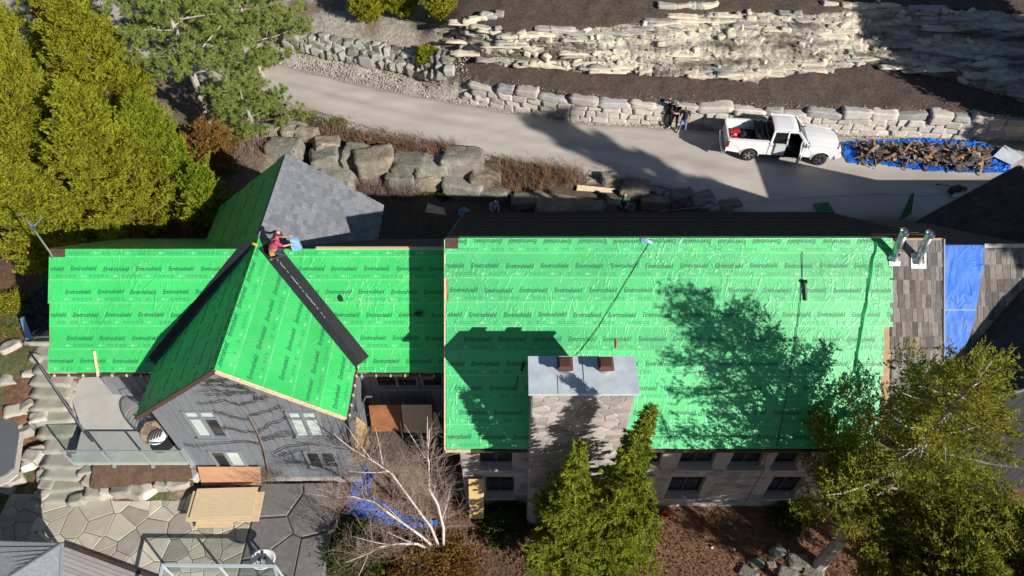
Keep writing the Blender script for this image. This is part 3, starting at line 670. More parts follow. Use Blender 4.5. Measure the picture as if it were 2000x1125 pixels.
# ---------------------------------------------------------------- grey cottage with the crossing gable (left)
GX, GZ, GS, GH = -9.67, 9.45, .80, 3.75          # gable ridge x, z, slope, half width
GY0, GY1 = 12.87, 24.0
LR_Y, LR_Z, LS = 18.61, 9.17, .8625              # left roof ridge
LX0, LX1, LE_Y = -17.62, -2.35, 15.05
LE_Z = LR_Z - LS * (LR_Y - LE_Y)
def cottage():
    root = empty('grey_cottage', (GX, 16, .9), label='grey sided cottage with a crossing front gable, its roof covered in green underlayment', cat='house')
    rs = random.Random(21)
    # walls
    mb = MB(); mb.box(((LX0 + LX1) / 2 + .1, (16.3 + 21.2) / 2, 3.0), (LX1 - LX0 - .7, 4.9, 6.6)); mb.build('wall', M['siding'], root)
    mb = MB(); yw0, yw1 = 13.2, 23.6; hw = GH - .42; ez = GZ - GS * hw - .22
    mb.prism([(GX - hw, yw0, 0), (GX + hw, yw0, 0), (GX + hw, yw0, ez), (GX, yw0, GZ - .22), (GX - hw, yw0, ez)], (0, yw1 - yw0, 0)); gw = mb.build('gable_wall', M['frame_dark'], root)
    mb = MB(); mb.box((GX, yw0 - .06, .62), (2 * hw + .12, .2, 1.0)); mb.build('stone_footing', M['rock_pale'], root)
    # vertical boards of the gable front, each a board
    nb = 17; bw = 2 * hw / nb
    for k in range(nb):
        a, b = GX - hw + k * bw + .014, GX - hw + (k + 1) * bw - .014
        za, zb = (GZ - .24 - GS * abs(t - GX) for t in (a, b)); d = .03 + .006 * (k % 2)
        top = [(a, yw0 - d, za), (b, yw0 - d, zb)]
        if a < GX < b: top = [(a, yw0 - d, za), (GX, yw0 - d, GZ - .24), (b, yw0 - d, zb)]
        mb = MB(); mb.prism([(b, yw0 - d, 1.12), (a, yw0 - d, 1.12)] + top, (0, d - .003, 0)); mb.build('siding_board', M['siding'], gw)
    for k in range(10):    # east side of the gable wing
        mb = MB(); y0 = yw0 + k * .3; mb.box((GX + hw + .016, y0 + .15, 3.4), (.03 + .006 * (k % 2), .275, 5.6)); mb.build('siding_board', M['siding'], gw)
    for k in range(40):    # front of the long wing
        x0 = LX0 + .5 + k * .36
        if x0 + .36 > LX1 - .25 or (GX - hw - .3 < x0 < GX + hw - .1): continue
        mb = MB(); mb.box((x0 + .18, 16.3 - .016, 3.6), (.335, .03 + .006 * (k % 2), 5.0)); mb.build('siding_board', M['siding'], gw)
    def W(px0, px1, v0, v1, y): p, q = at_y(px0, v0, y), at_y(px1, v0, y); return p.x, q.x, at_y(px0, v1, y).z, p.z
    x0, x1, z0, z1 = W(360, 416, 801, 848, yw0); window(root, x0, x1, z0, z1, yw0 - .062, 2, pane='pane_blind', transom=.42, slots=['pane_blind', 'pane_blind', 'pane', 'pane_blind'])
    x0, x1, z0, z1 = W(562, 616, 802, 848, yw0); window(root, x0, x1, z0, z1, yw0 - .062, 2, pane='pane_blind', transom=.42)
    x0, x1, z0, z1 = W(411, 466, 879, 912, yw0); window(root, x0, x1, z0, z1, yw0 - .062, 2, slots=['pane', 'pane_blind'])
    x0, x1, z0, z1 = W(597, 650, 880, 908, yw0); window(root, x0, x1, z0, z1, yw0 - .062, 2)
    window(root, -15.0, -13.9, 3.75, 5.3, 16.235, 1, pane='pane_blind'); window(root, -5.6, -4.0, 3.4, 4.7, 16.235, 2); window(root, -3.7, -2.9, 3.4, 4.7, 16.235, 1)
    # ---- roof of the long wing
    plS = Plane((LX0, LE_Y, LE_Z), (1, 0, 0), (0, 1, LS)); Ls = math.hypot(LR_Y - LE_Y, LR_Z - LE_Z)
    plN = Plane((LX0, 22.25, LR_Z - LS * (22.25 - LR_Y)), (1, 0, 0), (0, -1, LS)); Ln = math.hypot(22.25 - LR_Y, LS * (22.25 - LR_Y))
    Lx = LX1 - LX0
    mb = slab(plS, 0, Lx, 0, Ls); roofL = mb.build('roof', M['deck_wood'], root)
    slab(plN, 0, Lx, 0, Ln - .01).build('rear_slope', M['deck_wood'], roofL)
    tolL = lambda a, b: True
    row = Ls / 5.35
    underlay(plS, roofL, 0, Lx, 0, Ls - .01, row, M['green_left'], rs, rev=True)
    underlay(plN, roofL, 0, GX - LX0, 0, Ln - .02, row, M['green_left'], rs)
    shingles(plN, roofL, GX - LX0, Lx, .0, Ln - .3, .26, .3, M['shingle_shaded'], 3, each=False, name='shaded_shingle')  # grey shingles, their shade put into the darker colour
    mb = MB(); mb.bar((GX + 2.2, LR_Y + .02, LR_Z + .015), (LX1, LR_Y + .02, LR_Z + .015), .12, .05); mb.build('ridge_board', M['ply'], roofL)
    mb = MB(); mb.prism([plS.P(.0, Ls - .32, .026), plS.P(.62, Ls - .32, .026), plS.P(.62, Ls - .0, .026), plS.P(0, Ls, .026)], plS.n * .012); mb.build('ridge_flashing', M['fascia'], roofL)
    # ---- gable roof, two slopes
    dr = Vector((-GS, 0, 1)).normalized()   # up the right slope
    plR = Plane((GX + GH, GY0, GZ - GS * GH), (0, 1, 0), (-1, 0, GS)); plW = Plane((GX - GH, GY1, GZ - GS * GH), (0, -1, 0), (1, 0, GS)); Lg = GH * math.hypot(1, GS)
    roofG = slab(plR, 0, GY1 - GY0, 0, Lg).build('gable_roof', M['deck_wood'], root)
    slab(plW, 0, GY1 - GY0, 0, Lg - .01).build('west_slope', M['deck_wood'], roofG)
    split = 18.95 - GY0
    underlay(plR, roofG, 0, split, 0, Lg - .005, Lg / 4.6, M['green_gable'], rs)
    underlay(plW, roofG, 0, GY1 - GY0, 0, Lg - .005, Lg / 4.6, M['green_gable'], rs)
    shingles(plR, roofG, split - .1, GY1 - GY0 + .03, 0, Lg - .04, .225, .30, M['shingle_grey'], 9, each=False, name='grey_slate', thick=.045)
    for k in range(26):      # ridge caps along the grey slope
        y = GY1 - .02 - k * .19; mb = MB()
        for s in (1, -1): mb.prism([(GX, y, GZ + .035), (GX, y - .25, GZ + .05), (GX + s * .14, y - .25, GZ + .05 - .14 * GS), (GX + s * .14, y, GZ + .035 - .14 * GS)], (0, 0, .012))
        mb.build('ridge_cap', M['shingle_grey'], roofG)
    # rake trim of the front gable and rafter blocks at the right eave
    for s in (1, -1):
        mb = MB(); mb.bar((GX + s * .02, GY0 - .025, GZ - .07), (GX + s * (GH - .01), GY0 - .025, GZ - .07 - GS * (GH - .03)), .045, .17); mb.build('rake_board', M['ply_edge'] if s > 0 else M['fascia'], roofG)
    ex = GX + GH
    for (x, ya, yb) in ((ex + .05, GY0, 15.3), (GX - GH - .05, GY0, 15.3)):
        mb = MB(); mb.box((x, (ya + yb) / 2, GZ - GS * GH - .13), (.05, yb - ya, .12)); mb.build('fascia_board', M['fascia'], roofG)
        for k in range(6):
            m2 = MB(); m2.box((x + (.05 if x > GX else -.05), ya + .15 + k * .42, GZ - GS * GH - .08), (.06, .05, .12)); m2.build('rafter_tail', M['ply_edge'], roofG)
    for (xa, xb) in ((LX0, GX - GH), (GX + GH, LX1)):
        mb = MB(); mb.box(((xa + xb) / 2, LE_Y - .05, LE_Z - .12), (xb - xa, .05, .13)); mb.build('fascia_board', M['fascia'], roofL)
        k = 0
        while xa + .2 + k * .55 < xb:
            m2 = MB(); m2.box((xa + .2 + k * .55, LE_Y - .1, LE_Z - .075), (.05, .07, .1)); m2.build('rafter_tail', M['ply_edge'], roofL); k += 1
    # ---- black membranes folded into the two front valleys
    def valley(s, wid_main, wid_gab):
        top = Vector((GX + s * (GZ - LR_Z) / GS, LR_Y, LR_Z)); zb = GZ - GS * GH; bot = Vector((GX + s * GH, LR_Y - (LR_Z - zb) / LS, zb))
        d = (bot - top).normalized(); top = top - d * .15; bot = bot + d * .25
        nM = plS.n; nG = plR.n if s > 0 else plW.n
        eM = nM.cross(d).normalized(); eM = eM if eM.x * s > 0 else -eM
        eG = nG.cross(d).normalized(); eG = eG if eG.x * s < 0 else -eG
        m = MB(); o = (nM + nG).normalized() * .075; k = 14
        for i in range(k):
            p, q = top + (bot - top) * i / k, top + (bot - top) * (i + 1) / k
            m.quad(p + o, q + o, q + eM * wid_main + nM * .04, p + eM * wid_main + nM * .04); m.quad(q + o, p + o, p + eG * wid_gab + nG * .04, q + eG * wid_gab + nG * .04)
        m.build('valley_membrane', M['membrane'], roofG)
        if s > 0:
            m = MB()
            for i in range(34):
                t = .12 + .5 * i / 34
                if rs.random() < .75: p = top + (bot - top) * t + eM * (.05 + .01 * (i % 3)) + nM * .075; m.bar(p, p + d * .1, .012, .006)
            tag(m.build('nail_line', M['white_metal'], roofG), kind='stuff')
    valley(1, .42, .36); valley(-1, .34, .22)
    return root
COTTAGE = cottage()
# felt scraps on the cottage roof
def roof_scrap(name, px, py, plane_y, z, w, h, rz, mat, label, cat='scrap', th=.03, slope='S', lift=.05):
    p = at_z(px, py, z); mb = MB()
    k = LS if slope == 'S' else MS
    pl = Plane(p, (1, 0, 0), (0, 1, k)); n = 7; rs = random.Random(int(px)); poly = []
    for i in range(n):
        a = 2 * math.pi * i / n; r = rs.uniform(.7, 1.1); x, y = math.cos(a) * w / 2 * r, math.sin(a) * h / 2 * r
        x, y = x * math.cos(rz) - y * math.sin(rz), x * math.sin(rz) + y * math.cos(rz); poly.append(pl.P(x, y, lift))
    mb.prism(poly, pl.n * th); return tag(mb.build(name, M[mat]), label, cat)
MR_Y, MR_Z, ME_Y, ME_Z = 17.75, 10.6, 12.07, 5.66
MS = (MR_Z - ME_Z) / (MR_Y - ME_Y)
def on_left(px, py):      # point of the cottage's front slope seen at a pixel
    d = ray(px, py); t = (LR_Z - LS * LR_Y - CAM_H) / (d.z - LS * d.y); return Vector((0, 0, CAM_H)) + d * t
def on_main(px, py):
    d = ray(px, py); t = (MR_Z - MS * MR_Y - CAM_H) / (d.z - MS * d.y); return Vector((0, 0, CAM_H)) + d * t
p = on_left(666, 583); roof_scrap('felt_scrap', 666, 583, 0, p.z, .2, .3, .5, 'membrane', 'small black felt scrap on the open sunlit green roof right of the valley')
p = on_left(818, 612); roof_scrap('cordless_nailer', 818, 612, 0, p.z, .34, .2, .3, 'black', 'black nail gun lying on the shaded strip of green roof', 'tool', th=.1)

# ---------------------------------------------------------------- stone house (centre)
MX0, MX1 = -2.38, 15.4
def main_house():
    root = empty('stone_house', (6, 18, 0), label='long stone house whose big roof slope is sheeted in green underlayment', cat='house')
    rs = random.Random(5)
    yw = 12.5; wx0, wx1 = -1.95, 15.0
    mb = MB(); yb = 24.4
    zE = MR_Z - MS * (MR_Y - yw) - .25
    prof = [(wx0, yw + .32, -.5), (wx0, yb, -.5), (wx0, yb, 5.0), (wx0, MR_Y, MR_Z - .3), (wx0, yw + .32, zE + .2)]
    mb.prism(prof, (wx1 - wx0, 0, 0)); core = mb.build('wall', M['mortar'], root)
    # openings in the front
    def X(px, v): return at_y(px, v, yw).x
    ops = []
    for (a, b) in ((936, 1000), (1262, 1298), (1334, 1403), (1436, 1500), (1523, 1573)): ops.append((X(a, 881), X(b, 881), 3.45, 4.75))
    for (a, b) in ((948, 1004), (1313, 1381), (1513, 1576)): ops.append((X(a, 931), X(b, 931), .9, 2.55))
    ops = [o for o in ops]
    O = Vector((0, yw, 0)); u = Vector((1, 0, 0)); w = Vector((0, 0, 1)); n = Vector((0, -1, 0))
    # wall face as boxes round the openings
    xs = sorted({wx0, wx1} | {o[0] for o in ops} | {o[1] for o in ops}); mb = MB()
    for a, b in zip(xs[:-1], xs[1:]):
        zs = [-.5]
        for o in sorted(ops, key=lambda q: q[2]):
            if o[0] <= a + 1e-6 and o[1] >= b - 1e-6: zs += [o[2], o[3]]
        zs.append(zE + .2)
        for k in range(0, len(zs), 2): mb.box(((a + b) / 2, yw + .16, (zs[k] + zs[k + 1]) / 2), (b - a, .32, zs[k + 1] - zs[k]))
    face = mb.build('front_face', M['mortar'], root)
    rr = np.random.RandomState(3); rect = (wx0, -.2, wx1, zE + .05); seeds = jitter_seeds(rs, rect, .50, .29)
    cnt = 0; big = MB()
    for poly in voronoi_cells(seeds, rect, .03, 1.5):
        if not poly: continue
        cx = sum(p[0] for p in poly) / len(poly); cz = sum(p[1] for p in poly) / len(poly)
        if any(o[0] - .02 < p[0] < o[1] + .02 and o[2] - .02 < p[1] < o[3] + .02 for o in ops for p in poly + [(cx, cz)]): continue
        if .65 < cx < 3.6: continue
        st = stone_mesh(poly, O, u, w, n, rs.uniform(.008, .028), rs, .03)
        if cx < 12 and cz > .2 and cnt < 300: link('stone', st, M['stone'], face); cnt += 1
        else: big.add([v.co for v in st.vertices], [tuple(p.vertices) for p in st.polygons])
    if big.f: tag(big.build('wall_stones', M['stone'], face), kind='stuff')
    for (a, b, c, d) in ops:
        f = window(root, a + .07, b - .07, c + .07, d - .07, yw + .24, 2 if b - a > 1 else 1, trim='frame_dark', pane='pane', proud=.05, fw=.05, sill=False)
        m2 = MB(); m2.box(((a + b) / 2, yw + .02, c - .03), (b - a + .1, .42, .07)); m2.build('window_sill', M['rock_pale'], root)
    # ---- roof
    plS = Plane((MX0, ME_Y, ME_Z), (1, 0, 0), (0, 1, MS)); Ls = math.hypot(MR_Y - ME_Y, MR_Z - ME_Z)
    ny, nz = 25.1, 5.05; ns = (MR_Z - nz) / (ny - MR_Y)
    plN = Plane((MX0, ny, nz), (1, 0, 0), (0, -1, ns)); Ln = math.hypot(ny - MR_Y, MR_Z - nz); Lx = MX1 - MX0
    roof = slab(plS, 0, Lx, 0, Ls, .2).build('roof', M['deck_wood'], root)
    slab(plN, 0, Lx, 0, Ln - .012, .2).build('rear_slope', M['shingle_shaded'], roof)
    row = Ls / 8.62
    def edge(r, l, q):
        q = 16.0 - .02 if r > 4 else 15.72 - .05 * (5 - r)
        l = .02 if r < 7 else -.02
        return (l + (.08 if r == 6 else 0), q + rs.uniform(-.02, .02))
    def tol(a, b): return True
    underlay(plS, roof, 0, 16, 0, Ls - .005, row, M['green_main'], rs, edge=edge, rev=True, pitch=1.245, word=.25)
    # ridge wrap: sheet folded over the ridge
    mb = MB(); n_ = 40
    for k in range(n_):
        a, b = .5 + 15.4 * k / n_, .5 + 15.4 * (k + 1) / n_
        h = lambda t: .03 + .02 * mnoise.noise((t * 2.3, 0, 0))
        for q0, q1 in (((Ls - .02, .0), (Ls + .02, .0)),):
            mb.quad(plS.P(a, Ls - .05, .02), plS.P(b, Ls - .05, .02), plS.P(b, Ls + .0, h(b)), plS.P(a, Ls + .0, h(a)))
        da = .22 + .05 * mnoise.noise((a * 1.7, 3, 0)); db = .22 + .05 * mnoise.noise((b * 1.7, 3, 0))
        mb.quad(plS.P(a, Ls, h(a)), plS.P(b, Ls, h(b)), plN.P(b, Ln - db, .03), plN.P(a, Ln - da, .03))
    mb.build('ridge_wrap', M['green_main'], roof)
    # torn sheet edge standing up in a fold near the right border
    mb = MB(); pts = []
    for k in range(30):
        t = k / 29; b = Ls - .1 - t * (Ls * .62); a = 15.35 - .55 * t * t - .25 * math.sin(t * 2.2) + .06 * mnoise.noise((t * 9, 1, 4)); wd = .07 + .05 * mnoise.noise((t * 6, 4, 1)); h = .06 + .05 * abs(mnoise.noise((t * 7, 2, 2)))
        pts.append((a, b, wd, h))
    for (a, b, wd, h), (a2, b2, w2, h2) in zip(pts[:-1], pts[1:]):
        mb.quad(plS.P(a - wd, b, .026), plS.P(a2 - w2, b2, .026), plS.P(a2 + .02, b2, h2 + .03), plS.P(a + .02, b, h + .03)); mb.quad(plS.P(a + .02, b, h + .03), plS.P(a2 + .02, b2, h2 + .03), plS.P(a2 + w2 * 1.4, b2, .028), plS.P(a + wd * 1.4, b, .028))
    mb.build('sheet_fold', M['green_main'], roof, smooth=True)
    shingles(plS, roof, 15.9, Lx, .02, Ls - .08, .5, .185, M['shingle_weather'], 4, each=True)
    mb = MB()
    k = 0
    mb.bar((MX0 - .02, ME_Y, ME_Z - .08), (MX0 - .02, MR_Y, MR_Z - .08), .05, .16); mb.build('rake_board', M['ply_edge'], roof)
    mb = MB(); mb.bar((MX1 + .03, ME_Y, ME_Z - .06), (MX1 + .03, MR_Y, MR_Z - .06), .05, .2); mb.build('rake_board', M['trim_grey'], roof)
    mb = MB(); mb.box(((MX0 + .45), ME_Y - .03, ME_Z - .11), (.9, .05, .14)); mb.build('fascia_board', M['ply_edge'], roof)
    for a, b in ((MX0 + .9, .55), (3.9, MX1)):
        mb = MB(); mb.box(((a + b) / 2, ME_Y - .03, ME_Z - .12), (b - a, .05, .16)); mb.build('fascia_board', M['fascia'], roof)
        mb = MB(); mb.box(((a + b) / 2, ME_Y + .25, ME_Z - .1), (b - a, .45, .03)); mb.build('soffit', M['fascia'], roof)
    mb = MB(); mb.prism([plS.P(.02, Ls - .38, .03), plS.P(.46, Ls - .38, .03), plS.P(.46, Ls, .03), plS.P(.02, Ls, .03)], plS.n * .02); mb.build('ridge_board', M['fascia'], roof)
    # rear slope stripped to battens and debris
    mb = MB()
    for k in range(16): b = .3 + k * (Ln - .6) / 16; mb.bar(plN.P(.1, b, .02), plN.P(Lx - .1, b, .02), .06, .03, plN.n)
    tag(mb.build('rear_battens', M['fascia'], roof), kind='stuff')
    # ---- chimney
    cx0, cx1, cy0, cy1, cz = .62, 3.82, 11.72, 12.92, 9.9
    ch = MB(); ch.prism([(cx0, cy0, -.5), (cx1, cy0, -.5), (cx1, cy0, cz), (cx0, cy0, cz)], (0, cy1 - cy0, 0)); chim = ch.build('chimney', M['mortar'], root)
    cnt = 0
    for (O2, u2, n2, L, zlo) in ((Vector((cx0, cy0, 0)), Vector((1, 0, 0)), Vector((0, -1, 0)), cx1 - cx0, 3.2), (Vector((cx0, cy1, 0)), Vector((0, -1, 0)), Vector((-1, 0, 0)), cy1 - cy0, 5), (Vector((cx1, cy0, 0)), Vector((0, 1, 0)), Vector((1, 0, 0)), cy1 - cy0, 5)):
        rect = (.01, zlo, L - .01, cz - .03)
        for poly in voronoi_cells(jitter_seeds(rs, rect, .46, .235, .5), rect, .022, 1.5):
            if poly and cnt < 300: link('stone', stone_mesh(poly, O2, u2, w, n2, rs.uniform(.008, .03), rs, .03), M['stone_chimney'], chim); cnt += 1
    cap = MB(); cap.box(((cx0 + cx1) / 2, (cy0 + cy1) / 2, cz + .045), (cx1 - cx0 + .22, cy1 - cy0 + .22, .09)); cap.build('chimney_cap', M['white_metal'], chim)
    cap = MB(); cap.bar(((cx0 + cx1) / 2 + .02, cy0 - .1, cz + .095), ((cx0 + cx1) / 2 + .02, cy1 + .1, cz + .095), .02, .012); cap.build('cap_seam', M['galv'], chim)
    cap = MB(); cap.bar((1.42, cy0 - .1, cz + .094), (1.42, 12.3, cz + .094), .015, .01); cap.build('cap_seam', M['galv'], chim)
    for px in (1104, 1184):
        x = at_z(px, 725, cz + .4).x; y = cy1 - .42
        m2 = MB(); m2.lathe([(.16, 0), (.16, .22)], (x, y, cz + .09), 16); fl = m2.build('flue', M['galv'], chim, True)
    return root, plS, Ls, chim, (cx0, cx1, cy0, cy1, cz)
M['stone_chimney'] = pmat('chimney_stone', (.46, .40, .36), (.34, .31, .295), 5, .9, .6, 30, c3=(.42, .32, .27), island=.28, detail=9)
MAIN, PLM, LSM, CHIM, CH = main_house()
for px in (1104, 1184):       # the rusty caps on the flues
    x = at_z(px, 725, CH[4] + .4).x; y = CH[3] - .42; z = CH[4] + .31; mb = MB()
    a, b = .25, .2
    mb.prism([(x - b, y - b, z), (x + b, y - b, z), (x + b, y + b, z), (x - b, y + b, z)], (0, 0, .12))
    mb.add([(x - a, y - a, z + .1), (x + a, y - a, z + .1), (x + a, y + a, z + .1), (x - a, y + a, z + .1), (x - a, y - a, z + .14), (x + a, y - a, z + .14), (x + a, y + a, z + .14), (x - a, y + a, z + .14), (x - .16, y - .16, z + .2), (x + .16, y - .16, z + .2), (x + .16, y + .16, z + .2), (x - .16, y + .16, z + .2)],
           [(3, 2, 1, 0), (0, 1, 5, 4), (1, 2, 6, 5), (2, 3, 7, 6), (3, 0, 4, 7), (4, 5, 9, 8), (5, 6, 10, 9), (6, 7, 11, 10), (7, 4, 8, 11), (8, 9, 10, 11)])
    mb.build('flue_cap', M['flue'], CHIM)

# ---- two metal vent pipes through the roof at the right
def vent_pipe(px0, py0, px1, py1, label, flash):
    b = on_main(px0, py0); lean = at_y(px1, py1, b.y); h = max(.9, lean.z - b.z); t = Vector((lean.x, b.y, b.z + h))
    root = empty('vent_pipe', b, label=label, cat='vent pipe', group=None)
    mb = MB(); mb.tube([b - Vector((0, 0, .2)), t], .13, 16); mb.build('pipe', M['galv'], root, True)
    mb = MB(); d = (t - b).normalized(); mb.tube([t - d * .12, t + d * .03], .165, 16, cap=False); mb.tube([t - d * .15, t - d * .1], .15, 16); mb.build('pipe_collar', M['galv'], root, True)
    mb = MB(); mb.lathe([(.0, 0), (.12, 0)], t - d * .04, 16); mb.build('pipe_mouth', M['black'], root)
    pl = Plane(b, (1, 0, 0), (0, 1, MS)); mb = MB(); w = .27 if flash else .2
    mb.prism([pl.P(-w, -.3, .03), pl.P(w, -.3, .03), pl.P(w, .25, .03), pl.P(-w, .25, .03)], pl.n * .015); mb.build('flashing', M['white_paint'] if flash else M['galv'], root)
    mb = MB(); mb.lathe([(.24, .0), (.15, .16), (.14, .2)], b + Vector((0, 0, .0)), 16); mb.build('storm_collar', M['galv'], root, True)
M['white_paint'] = pmat('white_paint', (.8, .8, .8), (.74, .74, .75), 2, .4)
vent_pipe(1746, 503, 1767, 452, 'round galvanised vent pipe rising at the edge of the green sheet', False)
vent_pipe(1793, 508, 1817, 456, 'round galvanised vent pipe with white flashing on the wooden shingles', True)
# ---------------------------------------------------------------- right wing
def right_house():
    root = empty('shingled_house', (20, 18, 3), label='shingled house wing in deep shade joined behind the blue roof tarp', cat='house')
    O = Vector((15.46, ME_Y, ME_Z - .32)); pl = Plane(O, (1, 0, 0), (0, 1, MS))
    def hit(px, py):
        d = ray(px, py); k = O.z - MS * O.y; t = (k - CAM_H) / (d.z - MS * d.y); p = Vector((0, 0, CAM_H)) + d * t
        q = p - O; return q.dot(pl.u), q.dot(pl.w)
    b0 = hit(1850, 706)[1]; L = LSM + .0
    roof = slab(pl, 0, 7, b0, L, .2).build('roof', M['shingle_shaded'], root)
    shingles(pl, roof, 0, 5.2, b0, L - .05, .5, .21, M['shingle_weather'], 14, each=True, tol=lambda a, b: a < 5)
    pr = Plane(pl.P(0, L) + Vector((0, 6.0, -4.5)), (1, 0, 0), (0, -1, .75)); slab(pr, 0, 3.2, 0, 7.48, .2).build('rear_slope', M['shingle_shaded'], roof)
    for k in range(14):
        x = 1.55 + k * .32; mb = MB(); mb.prism([pl.P(x, L - .12, .05), pl.P(x + .3, L - .12, .05), pl.P(x + .3, L + .02, .06), pl.P(x, L + .02, .06)], pl.n * .02); mb.build('ridge_cap', M['white_cap'], roof)
    # crossing gables, left slopes
    for (ex, y0, y1, nm, ze, zr) in ((15.9, 12.9, 18.4, 'front_gable_roof', 7.35, 11.5), (18.1, 17.0, 23.3, 'rear_gable_roof', 5.7, 9.4)):
        s = (zr - ze) / (21.5 - ex); p2 = Plane((ex, y1, ze), (0, -1, 0), (1, 0, s)); Lg = math.hypot(21.5 - ex, zr - ze)
        r2 = slab(p2, 0, y1 - y0, 0, Lg, .2).build(nm, M['shingle_shaded'], root)
        shingles(p2, r2, 0, y1 - y0, .02, Lg - .1, .36, .3, M['shingle_shaded'], 30, each=False, name='shaded_shingle')
        if 'rear' in nm:
            p3 = Plane((25.2, y0, 7.85), (0, 1, 0), (-1, 0, 1.55 / 3.7)); slab(p3, 0, y1 - y0, 0, math.hypot(3.7, 1.55), .2).build('east_slope', M['shingle_shaded'], r2)
            mb = MB(); mb.box((29.6, (y0 + y1) / 2, 7.74), (8.8, y1 - y0, .2)); mb.build('flat_roof', M['shingle_shaded'], r2); mb = MB(); mb.box((29.4, (y0 + y1) / 2, 3.7), (8.2, y1 - y0 - .6, 7.8)); mb.build('east_wall', M['siding_shaded'], r2)
        else: p3 = Plane((25.8, y0, zr - 3.7), (0, 1, 0), (-1, 0, 3.7 / 4.3)); slab(p3, 0, y1 - y0, 0, math.hypot(4.3, 3.7), .2).build('east_slope', M['shingle_shaded'], r2)
        mb = MB(); yy = y0 - .03 if 'front' in nm else y1 + .03
        mb.bar((ex, yy, ze - .04), (21.5, yy, zr - .04), .06, .14); mb.build('rake_trim', M['trim_grey'], r2)
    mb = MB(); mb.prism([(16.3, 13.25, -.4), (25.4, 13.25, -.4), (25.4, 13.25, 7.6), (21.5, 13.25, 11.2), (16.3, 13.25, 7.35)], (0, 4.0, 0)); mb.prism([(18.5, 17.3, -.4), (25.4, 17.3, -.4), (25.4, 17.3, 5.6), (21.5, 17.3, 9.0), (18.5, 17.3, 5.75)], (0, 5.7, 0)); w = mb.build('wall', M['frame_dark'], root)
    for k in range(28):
        x = 16.3 + k * .32; top = 7.25 + .7 * min(x - 16.3, 25.5 - x) - .2; mb = MB(); mb.box((x + .16, 13.22, top / 2), (.306, .05 + .008 * (k % 2), top)); mb.build('siding_board', M['siding_shaded'], w)
    mb = MB(); mb.box((16.3, 18, 2.4), (2.6, 6, 5)); mb.build('passage_wall', M['frame_dark'], root)
    # tarp over the roof, edges curled
    outline = [(1843, 479), (1880, 478), (1908, 480), (1918, 492), (1917, 520), (1908, 580), (1899, 630), (1886, 668), (1868, 690), (1843, 704)]
    P2 = [hit(a, b) for a, b in outline]
    top = [p for p in P2[:4]]; b_hi, b_lo = P2[0][1], P2[-1][1]
    right_b = [p[1] for p in P2[3:]][::-1]; right_a = [p[0] for p in P2[3:]][::-1]
    mb = MB(); nu, nv = 26, 60
    def fn(i, j):
        b = b_lo + (b_hi - b_lo) * j; ra = float(np.interp(b, right_b, right_a)); a = .0 + ra * i
        h = .055 + .02 * mnoise.noise((a * 1.5, b * 1.2, 1)) + .012 * mnoise.noise((a * 6, b * 1.8, 3)) + (.03 * max(0, i - .9) * 10 * mnoise.noise((b * 2, 0, 5)))
        return pl.P(a + .02, b, max(.03, h))
    mb.grid(fn, nu, nv); tp = mb.build('roof_tarp', M['tarp_roof'], None, True)
    tag(tp, 'bright blue tarp spread over the shingled roof beside the stone house', 'tarp')
    mb = MB(); ra = float(np.interp((b_lo + b_hi) / 2 - .2, right_b, right_a))
    mb.bar(pl.P(.0, (b_lo + b_hi) / 2 - .25, .085), pl.P(ra, (b_lo + b_hi) / 2 - .25, .085), .02, .012); mb.build('tarp_rope', M['white_paint'], tp)
M['white_cap'] = pmat('pale_ridge_cap', (.6, .57, .53), (.5, .47, .44), 5, .8)
M['siding_shaded'] = pmat('shaded_siding', (.04, .042, .047), (.03, .032, .036), 3, .7, island=.08)  # tree shade over the south wall put into the siding colour
right_house()

